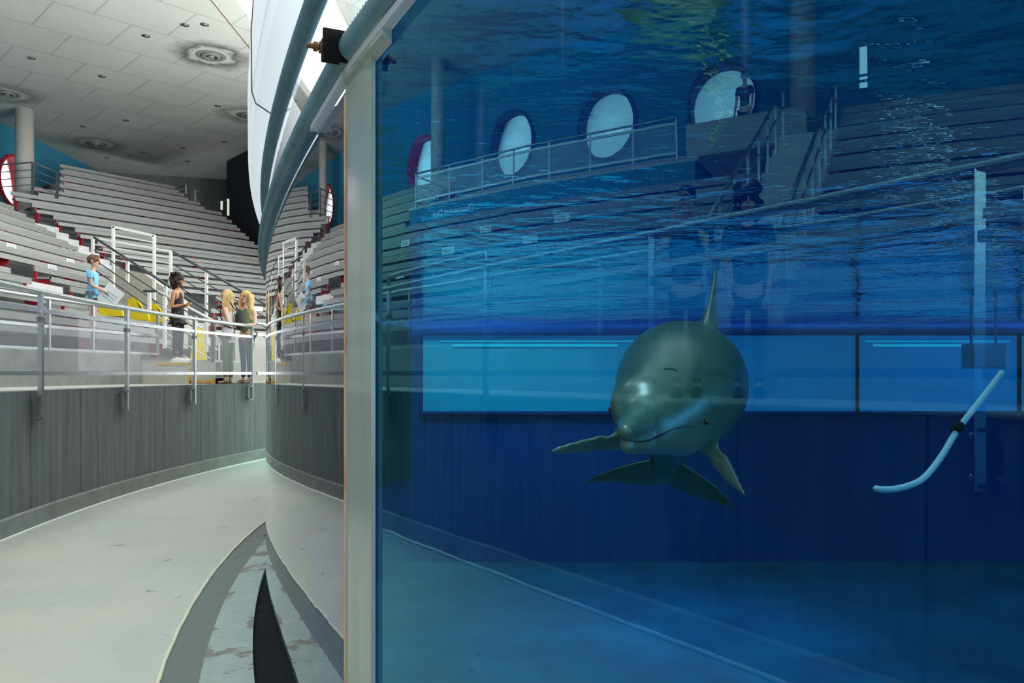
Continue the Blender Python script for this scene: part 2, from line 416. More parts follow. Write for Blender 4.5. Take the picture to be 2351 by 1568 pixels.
def text_mesh(s, size, depth=.004):
    "lettering as a mesh in the XZ plane facing -Y, origin at the start of the base line"
    cu = bpy.data.curves.new('t', 'FONT'); cu.body = s; cu.size = size; cu.extrude = depth / 2
    o = bpy.data.objects.new('t', cu); col.objects.link(o)
    dg = bpy.context.evaluated_depsgraph_get(); me = bpy.data.meshes.new_from_object(o.evaluated_get(dg))
    bpy.data.objects.remove(o); bpy.data.curves.remove(cu)
    for v in me.vertices: v.co = Vector((v.co.x, -v.co.z, v.co.y))
    return me
def ringpath(c, r, a0, a1, n, inward=False):
    "path round c from angle a0 to a1 in degrees, 0 = towards -X, positive = towards +Y; outward normals"
    out = []
    for i in range(n + 1):
        a = math.radians(a0 + (a1 - a0) * i / n); d = (-math.cos(a), math.sin(a))
        out.append(((c[0] + d[0] * r, c[1] + d[1] * r), (-d[0], -d[1]) if inward else d, r * a))
    return out
# ================================================================= THE SETTING
FZ = -1.65; DZ = -.19          # trough floor, visitors' deck (eye height = 0)
CZ = 9.3
mb = MB(); mb.sweep([(p_, o_, u_) for p_, o_, u_ in ringpath(TC, 19.27, -75, -9, 160)] + ringpath(TC, 19.46, -8, 60, 160), [(0, FZ), (2.65, FZ), (2.65, FZ - .3), (0, FZ - .3)])
struct(mb.build('floor', 'floor'))
# sunken gutter between floor and tank
mb = MB(); mb.sweep(ringpath(TC, 18.945, -75, -10, 200), [(0, FZ - .04), (.325, FZ - .04), (.325, FZ - .34), (0, FZ - .34)])
struct(mb.build('floor_gutter', 'gutter'))
# board-marked wall of the trough with its low kerb, and the deck slab behind it
mb = MB(); mb.sweep(ringpath(TC, 22.0, -75, 60, 300), [(0, FZ - .1), (0, DZ - .0), (.3, DZ), (.3, FZ - .1)])
struct(mb.build('wall_trough', 'trough_wall'))
mb = MB(); mb.sweep(ringpath(TC, 21.965, -75, 60, 300), [(0, FZ - .02), (0, FZ + .19), (.04, FZ + .205), (.04, FZ - .02)])
struct(mb.build('baseboard_trough', 'parapet'))
mb = MB(); mb.sweep(ringpath(TC, 21.955, -75, 60, 300), [(-.01, FZ), (-.01, FZ + .012), (.02, FZ + .02), (.02, FZ)])
struct(mb.build('trim_1', 'sign'))
mb = MB(); mb.sweep(ringpath(TC, 22.28, -75, 60, 200), [(0, DZ), (20, DZ), (20, DZ - .25), (0, DZ - .25)])
struct(mb.build('floor_deck', 'deck'))
# kerb of the first seating terrace behind the deck
def t_of(x, y): return math.degrees(math.atan2(y - TC[1], -(x - TC[0])))
mb = MB(); mb.sweep(ringpath(TC, 23.6, -62, 8.2, 160), [(0, DZ), (0, .33), (.02, .35), (.22, .35), (.22, DZ)])
struct(mb.build('wall_terrace', 'parapet'))
# cream sealant bead on the floor
mb = MB(); pts = []
for i in range(1100):
    a_ = math.radians(-60 + 75 * i / 1100); y_ = TC[1] + 19.6 * math.sin(a_); r_ = 19.59 - (max(y_, -3) - 8.8) * .0373 + .002 * math.sin(i * .21 + 2 * math.sin(i * .05))
    pts.append((TC[0] - r_ * math.cos(a_), TC[1] + r_ * math.sin(a_), FZ + .004))
mb.tube(pts, [.0135 + .0015 * math.sin(i * .37) for i in range(len(pts))], 8)
struct(mb.build('trim_2', 'cream_bead'))
# ---------------------------------------------------------------- tank
SX, SY = -.49, 2.42                     # the joint between the two acrylic panels
CL = (SX + 35 * math.cos(math.radians(24)), SY + 35 * math.sin(math.radians(24)))
def tank_path(a=-165, main=260, left=90, far=60, start=None, end='far'):
    "outline of the tank wall, from the far side round the camera side to beyond the joint"
    P = []
    if a is not None: P += ringpath(TC, TR, a, -25.93, main)
    u0 = P[-1][2] if P else 0
    if left:
        L = ringpath(CL, 35.0, -24, -14.3, left); k = u0 - L[0][2]
        P += [(p, o, u + k) for p, o, u in (L[1:] if P else L)]
    if end == 'far':
        L = ringpath(TC, 19.39, -8.24, 14.03, far); k = P[-1][2] - L[0][2]; P += [(p, o, u + k) for p, o, u in L[1:]]
    return P
WZ, PB = .93, -3.67
FY = 15.5
full = tank_path()
near_main = [q for q in ringpath(TC, TR, -165, -25.93, 300)]
near_left = tank_path(None, 0, 120, 60)
mb = MB(); mb.sweep([(p, o, u) for p, o, u in near_main], [(0, FZ - .35), (0, 1.37)], closed_prof=False, smooth=True, caps=False)
struct(mb.build('window_1', 'acrylic_blue', recalc=False))
mb = MB(); mb.sweep(near_left, [(0, FZ - .35), (0, 1.37)], closed_prof=False, smooth=True, caps=False)
struct(mb.build('window_2', 'acrylic', recalc=False))
for nm in ('window_1', 'window_2'):      # outward facing normals
    me = bpy.data.objects[nm].data
    p = me.polygons[len(me.polygons) // 2]; c = Vector((TC[0], TC[1], 0))
    if (p.center - c).dot(p.normal) < 0: me.flip_normals()
# pool basin
outline = [p for p, o, u in full]
def inset(q, d):
    return [(p[0] - o[0] * d, p[1] - o[1] * d) for p, o, u in q]
mb = MB(); mb.sweep(full, [(-.05, PB - .2), (-.05, FZ - .36), (.02, FZ - .36), (.02, PB - .2)])
struct(mb.build('wall_pool_near', 'pool_wall'))
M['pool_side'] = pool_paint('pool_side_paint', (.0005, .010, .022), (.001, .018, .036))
side = [q for q in full if q[0][1] > 7.4 and q[0][0] < 5]
mb = MB(); mb.sweep(side, [(-.10, FZ - .36), (-.10, .88), (-.03, .88), (-.03, FZ - .36)])
struct(mb.build('wall_pool_side', 'pool_side'))
mb = MB(); mb.box((16.5, FY + .2, (PB + 2.2) / 2 - .1), (38.2, .4, 2.2 - PB + .2)); struct(mb.build('wall_pool_far', 'pool_wall'))
mb = MB(); mb.box((16.5, 4, PB - .1), (40, 25, .2)); struct(mb.build('floor_pool', 'pool_floor'))
# under-water viewing windows in the far wall, each pane in a shallow frame
def lit_window(name, e):
    m, nt, out = newmat(name); k = N(nt); p = k.n('BsdfPrincipled'); p.inputs['Base Color'].default_value = (.01, .26, .30, 1)
    g = k.n('NewGeometry').outputs['Position']
    n1 = k.noise(k.vmap(g, (.5, 1, 5)), 1.2, 4, .6)
    c = k.ramp(n1, [(.3, tuple(x * .75 for x in e)), (.7, e)])
    k.l(c, p.inputs['Emission Color']); p.inputs['Emission Strength'].default_value = 1.0
    p.inputs['Roughness'].default_value = .6
    k.l(p.outputs[0], out.inputs[0]); return m
M['lit_a'] = lit_window('lit_viewing_window_cyan', (.0005, .135, .21))
M['lit_b'] = lit_window('lit_viewing_window_blue', (.0005, .062, .20))
M['lit_c'] = lit_window('lit_viewing_window_deep', (.0005, .065, .24))
M['lit_strip'] = lit_window('glow_strip', (.004, .36, .48))
def atfar(x): return (x - 1175.5) / F * FY
edges = [-1.75, atfar(1965), atfar(2335), atfar(2900)]
mats = ['lit_b', 'lit_c', 'lit_c']
for i in range(3):
    a, b = edges[i] + .02, edges[i + 1] - .02
    mb = MB(); mb.box(((a + b) / 2, FY - .02, 0), (b - a, .04, 1.48))
    o = struct(mb.build('window_%d' % (3 + i), mats[i]))
    fr = MB(); fr.box(((a + b) / 2, FY - .05, .76), (b - a + .1, .10, .05)); fr.box(((a + b) / 2, FY - .05, -.76), (b - a + .1, .10, .05))
    for xx in (a - .02, b + .02): fr.box((xx, FY - .05, 0), (.05, .10, 1.5))
    fr.build('window_frame', 'pool_wall', o)
    st = MB(); st.box(((a + b) / 2 if i else -.0 + 1.9/2 - .4, FY - .05, .62), (b - a - .3 if i else 3.9, .02, .02)); st.box(((a + b) / 2 if i else .45, FY - .05, .54), (b - a - .6 if i else 3.2, .02, .045)); 
    st.build('window_gallery_light', 'lit_strip', o)  # glowing strip added for the cyan daylight band of the far windows
# the water itself: one body with a rippled top
m, nt, out = newmat('pool_water'); k = N(nt)
src = water_surface  # surface network rebuilt here so that one material covers the whole body
ge = k.n('NewGeometry'); g = ge.outputs['Position']
h1 = k.noise(k.vmap(g, (1, 1, 1)), .9, 3, .55, .6); h2 = k.noise(k.vmap(g, (1, 1.4, 1)), 4.5, 3, .6)
bu = k.bump(k.math('ADD', h1, k.math('MULTIPLY', h2, .2)), 1.0, .045)
fr = k.n('Fresnel'); fr.inputs['IOR'].default_value = 1.33; k.l(bu, fr.inputs['Normal'])
gl = k.n('BsdfGlossy'); gl.inputs['Roughness'].default_value = .02; k.l(bu, gl.inputs['Normal']); gl.inputs['Color'].default_value = (.9, .96, 1, 1)
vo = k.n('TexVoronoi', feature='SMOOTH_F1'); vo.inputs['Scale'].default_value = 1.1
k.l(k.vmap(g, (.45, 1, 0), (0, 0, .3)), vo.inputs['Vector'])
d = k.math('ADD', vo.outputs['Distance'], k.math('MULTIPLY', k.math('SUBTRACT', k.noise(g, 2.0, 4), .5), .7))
tcol = k.ramp(d, [(.40, (.35, .5, .58)), (.66, (.45, .62, .7)), (.82, (1, 1, 1))])  # caustic light put into the water's tint as a cell pattern
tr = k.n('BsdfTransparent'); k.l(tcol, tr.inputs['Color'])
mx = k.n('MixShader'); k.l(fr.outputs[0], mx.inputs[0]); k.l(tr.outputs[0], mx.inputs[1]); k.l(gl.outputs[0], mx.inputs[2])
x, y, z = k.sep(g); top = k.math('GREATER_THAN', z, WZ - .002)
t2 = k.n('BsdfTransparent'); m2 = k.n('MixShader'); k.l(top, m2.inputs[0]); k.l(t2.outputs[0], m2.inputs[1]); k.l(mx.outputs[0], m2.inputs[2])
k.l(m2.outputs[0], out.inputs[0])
va = k.n('VolumeAbsorption'); va.inputs['Color'].default_value = (.25, .80, .985, 1); va.inputs['Density'].default_value = .10
k.l(va.outputs[0], out.inputs[1]); M['pool_water'] = m
ins = inset(full, .03)
ins = [p for p in ins if p[1] < FY - .13]
poly = [(p[0], p[1], PB + .01) for p in ins] + [(ins[-1][0] + .02, FY - .13, PB + .01), (ins[0][0] + .4, FY - .13, PB + .01)]
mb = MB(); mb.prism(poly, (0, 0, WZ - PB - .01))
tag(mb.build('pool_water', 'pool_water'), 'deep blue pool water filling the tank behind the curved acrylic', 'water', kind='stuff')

# ---------------------------------------------------------------- tank rim: hoses, white splash guard, joint
def soff(path, d): return [((p[0] + o[0] * d, p[1] + o[1] * d), o, u) for p, o, u in path]
def resample(path, step):
    out = []; acc = 0; last = Vector((*path[0][0], 0)); out.append((last.copy(), path[0][1]))
    for (p, o, u) in path[1:]:
        q = Vector((*p, 0)); L = (q - last).length
        while acc + L >= step:
            f_ = (step - acc) / L; last = last.lerp(q, f_); out.append((last.copy(), o)); L = (q - last).length; acc = 0
        acc += L; last = q
    return out
rim = [q for q in ringpath(TC, TR, -40, -25.93, 40)] + tank_path(None, 0, 90, 40)[1:]
def hose(name, off, z, r, step, label, amp=.10):
    pp = resample(soff(rim, off), step / 4); pts = [(p.x, p.y, z) for p, o in pp]
    rs = [r * (1 - amp * (0, .5, 1, .5)[i % 4]) for i in range(len(pts))]
    mb = MB(); mb.tube(pts, rs, 14); return tag(mb.build(name, 'hose'), label, 'hose')
hose('ribbed_hose', .012, .955, .045, .026, 'thick blue-grey ribbed hose clamped along the tank rim by the black bracket', .16)
hose('ribbed_hose', .0, 1.395, .040, .024, 'blue-grey ribbed hose along the foot of the white splash guard', .24)
gp = [q for q in ringpath(TC, TR, -30, -25.93, 12)] + tank_path(None, 0, 60, 60)[1:]
mb = MB(); mb.sweep(soff(gp, 0), [(.0, 1.437), (.105, 1.50), (.125, 1.56), (.11, 1.58), (.09, 1.53), (.0, 1.46)], smooth=False)
g1 = thing('splash_guard', 'white fibreglass splash guard curving above the tank rim', 'splash guard', (0, 0, 0))
mb.build('lower_panel', 'white_fibre', g1)
mb = MB(); mb.sweep(soff(gp, 0), [(.125, 1.565), (.128, 1.9), (.09, 2.5), (.0, 3.2), (-.03, 3.2), (.06, 2.5), (.10, 1.9), (.10, 1.585)], smooth=False)
mb.build('upper_panel', 'white_fibre', g1)
c_, d_ = None, None
for sd in (2.2,):
    aa = math.radians(-24) + sd / 35.0; d_ = Vector((-math.cos(aa), math.sin(aa), 0)); cc = Vector((CL[0], CL[1], 0))
    pr_ = [(-.001, 1.434), (.107, 1.497), (.128, 1.56), (.131, 1.9), (.093, 2.5), (.002, 3.2)]
    mb = MB(); mb.tube([(*(cc + d_ * (35 + q[0])).xy, q[1]) for q in pr_], .004, 6); mb.build('joint_strip', 'rail_dark', g1)
# panel joint: a frosted bevelled strip with its sealant line
def frost():
    m, nt, out = newmat('frosted_joint'); k = N(nt); p = k.n('BsdfPrincipled'); g = k.n('NewGeometry').outputs['Position']
    n = k.noise(k.vmap(g, (7, 7, .7)), 1, 3); k.l(k.ramp(n, [(.3, (.42, .50, .45)), (.7, (.55, .62, .56))]), p.inputs['Base Color'])
    p.inputs['Roughness'].default_value = .12; p.inputs['Specular IOR Level'].default_value = .7
    tr = k.n('BsdfTransparent'); tr.inputs['Color'].default_value = (.8, .9, .88, 1)
    mx = k.n('MixShader'); mx.inputs[0].default_value = .82; k.l(tr.outputs[0], mx.inputs[1]); k.l(p.outputs[0], mx.inputs[2])
    k.l(mx.outputs[0], out.inputs[0]); return m
M['frost'] = frost(); M['dimmed_red_frame'] = simple('dimmed_red_frame', (.02, .04, .08), .5)  # red porthole frames, with dim light and blue water put into the colour
def seal():
    m, nt, out = newmat('stained_sealant'); k = N(nt); p = k.n('BsdfPrincipled'); g = k.n('NewGeometry').outputs['Position']
    n = k.noise(k.vmap(g, (3, 3, 1)), 2.6, 4, .6)
    k.l(k.ramp(n, [(.35, (.62, .55, .36)), (.52, (.66, .48, .30)), (.60, (.62, .22, .15)), (.72, (.55, .50, .38))]), p.inputs['Base Color'])
    k.l(p.outputs[0], out.inputs[0]); return m
M['seal'] = seal()
strip = ringpath(TC, TR, -26.75, -25.93, 6)
jt = thing('panel_joint', 'pale frosted joint strip between two curved acrylic tank panels', 'joint strip', (SX, SY, 0))
def bj(mb, n, m_): return mb.build(n, m_, jt, loc=None)
mb = MB(); mb.sweep(strip, [(.004, FZ - .3), (.004, .90), (.016, .90), (.016, FZ - .3)])
o = mb.build('frosted_strip', 'frost'); o.parent = jt; o.location = (-SX, -SY, 0)
mb = MB(); mb.sweep(tank_path(None, 0, 400, 0, end='x')[:2], [(.002, FZ - .3), (.002, .86), (.018, .86), (.018, FZ - .3)])
L0 = ringpath(CL, 35.0, -24.03, -23.995, 2)
mb = MB(); mb.sweep(L0, [(.002, FZ - .3), (.002, .84), (.02, .84), (.02, FZ - .3)])
o = mb.build('sealant_line', 'seal'); o.parent = jt; o.location = (-SX, -SY, 0)
cap = ringpath(TC, TR, -27.15, -26.0, 6)
mb = MB(); mb.sweep(cap, [(.002, .85), (.002, .935), (.028, .925), (.028, .87)])
o = mb.build('joint_cap', 'frost'); o.parent = jt; o.location = (-SX, -SY, 0)
# white batten under the hose
bt = ringpath(TC, TR, -34, -25.93, 30) + ringpath(CL, 35.0, -24, -23.1, 8)[1:]
mb = MB(); mb.sweep(bt, [(.004, .885), (.004, .905), (.03, .905), (.03, .885)])
tag(mb.build('rim_batten', 'white_fibre'), 'narrow white batten under the ribbed hose at the panel joint', 'batten')
# black clamp with its rusty bolt
def tp(sdist, off, z):
    "point on the left panel, sdist metres beyond the joint"
    a = math.radians(-24) + sdist / 35.0
    d = Vector((-math.cos(a), math.sin(a), 0)); c = Vector((CL[0], CL[1], 0)) + d * (35.0 + off); c.z = z
    return c, d
c, d = tp(-.045, .055, .957); tdir = Vector((-d.y, d.x, 0)).normalized()
if tdir.y < 0: tdir = -tdir
up = Vector((0, 0, 1))
cl = thing('hose_clamp', 'black rubber clamp block with a rusty bolt holding the hose at the panel joint', 'clamp', c)
mb = MB(); mb.box((0, 0, 0), (.055, .075, .065), axes=(tdir, d, up)); mb.box(tdir * -.030 , (.014, .085, .09), axes=(tdir, d, up))
mb.build('clamp_block', 'black', cl)
mb = MB(); mb.tube([d * .03, d * .085], .008, 10); mb.tube([d * .036, d * .048], .017, 6, smooth=False); mb.tube([d * .052, d * .064], .014, 6, smooth=False)
mb.build('bolt', 'rust', cl)

# ---------------------------------------------------------------- hall shell
mb = MB(); mb.box(((-19.6 - 7.5) / 2, 6, CZ + .15), (12.1, 66, .3)); struct(mb.build('ceiling', 'ceiling'))
mb = MB(); mb.prism([(-7.52, -27, CZ), (-6.87, -27, CZ), (-6.87, -27, CZ + .3), (-7.52, -27, CZ + .3)], (0, 66, 0)); struct(mb.build('trim_3', 'ceiling'))
mb = MB(); mb.box((-7.5, 6, CZ - .003), (.025, 66, .006)); struct(mb.build('trim_6', 'rust'))
PORTS = [(30.4, 7.3), (24.2, 6.9), (18.0, 6.87), (13.2, 6.85), (9.45, 6.85), (5.75, 6.85)]
mb = MB(); mb.box((-19.2, 6, 4.5), (.4, 66, 10.2)); wl = mb.build('wall_west', 'blue_wall')
ct = MB()
for y_, z_ in PORTS: ct.tube([(-20, y_, z_), (-18.5, y_, z_)], 1.0, 48)
ct.box((-19.2, 2.08, 7.2), (1.5, .22, 1.15))
cto = ct.build('cutter', 'navy')
bo = wl.modifiers.new('b', 'BOOLEAN'); bo.operation = 'DIFFERENCE'; bo.object = cto; bo.solver = 'EXACT'
dg = bpy.context.evaluated_depsgraph_get(); me = bpy.data.meshes.new_from_object(wl.evaluated_get(dg))
wl.modifiers.clear(); wl.data = me; bpy.data.objects.remove(cto); struct(wl)
for i, (y_, z_) in enumerate(PORTS):
    mb = MB(); n = 48; vs = []; fs = []
    for X_, r_ in ((-18.9, .93), (-18.9, 1.03), (-19.35, 1.03), (-19.35, .93)):
        for j in range(n): a = 2 * PI * j / n; vs.append((X_, y_ + r_ * math.cos(a), z_ + r_ * math.sin(a)))
    for q in range(4):
        for j in range(n): fs.append((q * n + j, q * n + (j + 1) % n, ((q + 1) % 4) * n + (j + 1) % n, ((q + 1) % 4) * n + j))
    mb.add(vs, fs, smooth=False); o = struct(mb.build('window_%d' % (8 + i), 'red' if i < 3 else 'dimmed_red_frame'))
    mb = MB(); mb.tube([(-19.30, y_, z_), (-19.31, y_, z_)], .94, 48); mb.build('window_pane', 'panel_clear', o)
mb = MB()
for yy in (1.95, 2.21): mb.box((-18.98, yy, 7.2), (.1, .05, 1.2))
for zz in (6.62, 6.82, 6.95, 7.78): mb.box((-18.98, 2.08, zz), (.1, .3, .035))
struct(mb.build('window_14', 'blue_wall'))
mb = MB(); mb.prism([(-19.4, 36.7, 3), (-13.4, 38.3, 3), (-13.4, 38.7, 3), (-19.4, 37.1, 3)], (0, 0, 6.4)); struct(mb.build('wall_north', 'board_wall'))
mb = MB(); mb.prism([(-12.5, 34.9, -.2), (-3.5, 24.7, -.2), (2, 30, -.2), (-9, 41, -.2), (-13.4, 38.3, -.2)], (0, 0, 9.5)); struct(mb.build('wall_booth', 'navy'))
mb = MB(); mb.box((-6, -27.2, 4.5), (28, .4, 13)); struct(mb.build('wall_south', 'blue_wall'))
mb = MB(); mb.box((15.5, 6, 11.2), (41.5, 66, .3)); struct(mb.build('ceiling_shade', 'ceiling'))  # unseen roof slab, added to cut the sky light on the floor
def column(x, y, label):
    mb = MB(); mb.tube([(x, y, 4.55), (x, y, CZ + .02)], .30, 28); tag(mb.build('column', 'column', None, (x, y, 4.55)), label, 'column', 'round columns along the blue wall')
column(-17.2, 28.1, 'round concrete column on the upper walkway before the porthole at the seat block corner')
column(-17.2, 15.7, 'round concrete column beside the end of the observation deck')
column(-17.2, 3.3, 'round concrete column by the narrow slit window')

# ceiling fittings
for i, (x_, y_) in enumerate(DIFF):
    t = thing('air_diffuser', ('round air diffuser in a heavy soot ring near the roof opening', 'round ceiling air diffuser over the walkway near the column',
        'round ceiling air diffuser beside the far corner of the blue wall', 'round ceiling air diffuser half behind the white splash guard',
        'round ceiling air diffuser above the second column', 'round ceiling air diffuser seen only in the tank reflection')[i], 'air diffuser', (x_, y_, CZ - .004), 'air diffusers in the ceiling')
    for j, (r0, r1, z0) in enumerate(((.30, .42, -.02), (.18, .27, -.05), (.0, .09, -.07))):
        mb = MB(); n = 32; prof = [(r0, 0.0), (r0, z0), (r1, z0 + .012), (r1, 0.0)]; vs = []; fs = []
        for (r_, z_) in prof:
            for q in range(n): a = 2 * PI * q / n; vs.append((r_ * math.cos(a), r_ * math.sin(a), z_))
        for p_ in range(3):
            for q in range(n): fs.append((p_ * n + q, p_ * n + (q + 1) % n, (p_ + 1) * n + (q + 1) % n, (p_ + 1) * n + q))
        mb.add(vs, fs, smooth=False); mb.build('diffuser_cone' if r0 else 'diffuser_hub', 'diffuser', t)
    mb = MB(); mb.tube([(0, 0, -.004), (0, 0, -.002)], .30, 32); mb.build('diffuser_throat', 'rail_dark', t)
LAMPS = [(335, 82), (425, 57), (72, 133), (234, 175), (290, 276), (500, 243), (515, 325), (420, 340), (330, 350), (430, 370), (190, 290), (245, 362), (470, 56)]
NL = ['tile beside the big sooty diffuser', 'second tile row from the roof edge', 'tile nearest the upper walkway', 'middle of the ceiling above the high benches',
      'ceiling above the steps', 'tile behind the sooty diffuser', 'tile close to the dark booth', 'ceiling over the high block', 'ceiling before the concrete wall',
      'ceiling at the concrete wall corner', 'ceiling by the column head', 'ceiling where blue wall meets concrete', 'tile at the roof edge']
lamp0 = None
for i, (px, py) in enumerate(LAMPS):
    tz = F * CZ / (857 - py); X_ = (px - 1175.5) / F * tz
    if lamp0 is None:
        mb = MB(); mb.tube([(0, 0, -.012), (0, 0, .0)], .11, 20); lamp0 = mb.build('recessed_downlight', 'steel_dark', None); o = lamp0
        mb = MB(); mb.tube([(0, 0, -.016), (0, 0, -.011)], .06, 16); mb.build('lens', 'ink', o)
    else:
        o = lamp0.copy(); col.objects.link(o)
        for ch in list(lamp0.children): c2 = ch.copy(); col.objects.link(c2); c2.parent = o
    o.location = (X_, tz, CZ); tag(o, 'small dark recessed downlight, ' + NL[i], 'downlight', 'recessed ceiling downlights')

# ---------------------------------------------------------------- seating
WH = ['lowest', 'second', 'third', 'fourth', 'fifth', 'sixth', 'seventh', 'eighth', 'ninth', 'tenth', 'eleventh', 'twelfth', 'thirteenth', 'fourteenth', 'fifteenth', 'sixteenth', 'seventeenth', 'eighteenth']
def zk(k): return .30 + .45 * k
def lX(k): return -(6.9 + .78 * k)
def lend(k): return 23.05 + (-lX(k) - 11.5) * .3205
def bench(a, b, out, z, label, group, ends=(1, 1), step=2.6):
    "plank bench from a to b (2-D), out: unit vector away from the pool"
    a = Vector((*a, 0)); b = Vector((*b, 0)); d = (b - a); L = d.length; d.normalize(); o3 = Vector((*out, 0)); up = Vector((0, 0, 1)); mid = (a + b) / 2
    t = thing('bench', label, 'bench', (mid.x, mid.y, z - .42), group)
    def part(mb, n, m_): return mb.build(n, m_, t)
    mb = MB(); mb.box(o3 * .14 + up * (.42 - .025), (L, .30, .05), axes=(d, o3, up)); mb.box(up * (.42 - .055), (L, .035, .11), axes=(d, o3, up)); part(mb, 'seat_board', 'bench_top')
    mb = MB(); mb.box(o3 * .36 + up * (.42 + .185), (L, .035, .125), axes=(d, o3, up)); part(mb, 'back_board', 'bench')
    n = max(2, int(L / step) + 1); me = None
    for i in range(n):
        s = -L / 2 + .12 + (L - .24) * i / (n - 1)
        if me is None:
            mb = MB(); q = [o3 * .03 + up * .36, o3 * .38 + up * .36, o3 * .42 + up * .64, o3 * .38 + up * .64, o3 * .34 + up * .40, o3 * .34 + up * .1, o3 * .40 + up * .0, o3 * .28]
            q = [o3 * .03 + up * .37, o3 * .36 + up * .37, o3 * .40 + up * .66, o3 * .44 + up * .66, o3 * .42 + up * .30, o3 * .38 + up * .0, o3 * .26 + up * .0]
            mb.prism([v - d * .02 for v in q], d * .04); br = part(mb, 'bracket', 'red'); me = br.data; br.location = d * s
        else:
            br = bpy.data.objects.new('bracket', me); col.objects.link(br); br.parent = t; br.location = d * s
    return t
GL = 'grey plank benches of the long block beside the deck'; GR = 'grey plank benches of the high far block'
tiers = MB()
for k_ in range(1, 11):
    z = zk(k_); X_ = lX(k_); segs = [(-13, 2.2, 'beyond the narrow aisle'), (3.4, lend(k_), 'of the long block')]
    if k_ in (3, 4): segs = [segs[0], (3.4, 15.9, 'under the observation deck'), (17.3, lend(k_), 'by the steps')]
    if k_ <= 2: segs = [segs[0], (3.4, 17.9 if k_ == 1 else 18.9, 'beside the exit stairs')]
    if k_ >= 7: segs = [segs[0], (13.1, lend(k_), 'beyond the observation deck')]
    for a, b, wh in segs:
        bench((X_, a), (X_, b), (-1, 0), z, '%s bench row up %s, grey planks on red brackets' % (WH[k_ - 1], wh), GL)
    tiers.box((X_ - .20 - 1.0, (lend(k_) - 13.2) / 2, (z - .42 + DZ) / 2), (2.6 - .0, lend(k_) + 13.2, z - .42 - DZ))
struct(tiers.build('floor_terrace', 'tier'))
# white aisle steps
A_ = Vector((-.949, .316, 0)); B_ = Vector((.316, .949, 0)); A0 = Vector((-11.5, 23.05, 0))
st = MB()
for j in range(4, 22):
    z = -.12 + .225 * j; u = (6.9 + .39 * j - .25 - 11.5) / .949
    c_ = A0 + A_ * (u + .5) + B_ * .57; st.box((c_.x, c_.y, (z + DZ) / 2 + .0), (1.3, 1.15, z - DZ), axes=(A_, B_, Vector((0, 0, 1))))
struct(st.build('floor_aisle', 'step'))
st = MB()
for j in range(2, 21):
    z = -.12 + .225 * j - .05; st.box((-(6.9 + .39 * j - .2) - .45, 2.8, (z + DZ) / 2 + .06), (1.3, 1.16, z - DZ + .12))
for k_ in (3, 4): st.box((lX(k_) - .05, 16.6, zk(k_) - .34), (.7, 1.3, .2))
struct(st.build('floor_aisle.001', 'step'))
# high far block, planks run obliquely
dR = Vector((.616, .788, 0)); nR = Vector((-.788, .616, 0))
def rp(q, s): p = nR * q + dR * s; return (p.x, p.y)
def s_at_px(q, px):
    vx = (px - 1175.5) / F; den = nR.x * vx + nR.y; Y_ = q / den; return dR.x * vx * Y_ + dR.y * Y_
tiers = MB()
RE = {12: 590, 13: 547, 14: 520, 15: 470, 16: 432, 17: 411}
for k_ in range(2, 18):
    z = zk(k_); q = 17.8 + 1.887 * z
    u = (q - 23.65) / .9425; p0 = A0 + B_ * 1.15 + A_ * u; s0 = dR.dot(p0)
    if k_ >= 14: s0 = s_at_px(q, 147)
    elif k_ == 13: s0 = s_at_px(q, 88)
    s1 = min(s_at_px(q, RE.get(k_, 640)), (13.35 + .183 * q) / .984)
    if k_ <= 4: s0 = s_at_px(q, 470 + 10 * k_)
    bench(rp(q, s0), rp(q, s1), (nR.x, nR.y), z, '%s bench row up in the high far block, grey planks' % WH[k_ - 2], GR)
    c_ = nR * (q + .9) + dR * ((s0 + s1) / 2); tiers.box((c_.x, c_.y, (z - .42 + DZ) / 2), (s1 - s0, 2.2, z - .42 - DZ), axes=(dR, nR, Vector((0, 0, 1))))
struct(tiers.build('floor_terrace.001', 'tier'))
# front wall of the high block
q0 = 17.9; sA, sB = s_at_px(q0, 540), s_at_px(q0, 660)
c_ = nR * (q0 + .15) + dR * ((sA + sB) / 2); mb = MB(); mb.box((c_.x, c_.y, .45), (sB - sA, .3, 1.28), axes=(dR, nR, Vector((0, 0, 1)))); struct(mb.build('wall_block', 'beige'))
# upper walkway
mb = MB(); mb.box((-17.1, 4.9, 4.5), (3.8, 35, .2)); mb.box((-15.75, 20, 4.15), (.1, 12, .9)); struct(mb.build('floor_upper', 'deck'))
mb = MB(); mb.prism([(-19, 22.4, 4.4), (-15.2, 22.4, 4.4), (-15.4, 24.3, 4.4), (-16.8, 27.5, 4.4), (-15.9, 28.6, 4.4), (-16.5, 33, 4.4), (-19, 36.5, 4.4)], (0, 0, .7)); struct(mb.build('floor_upper.001', 'deck'))
mb = MB(); mb.box((-15.3, 18.3, 4.98), (.12, 9.6, .12)); struct(mb.build('trim_4', 'red'))

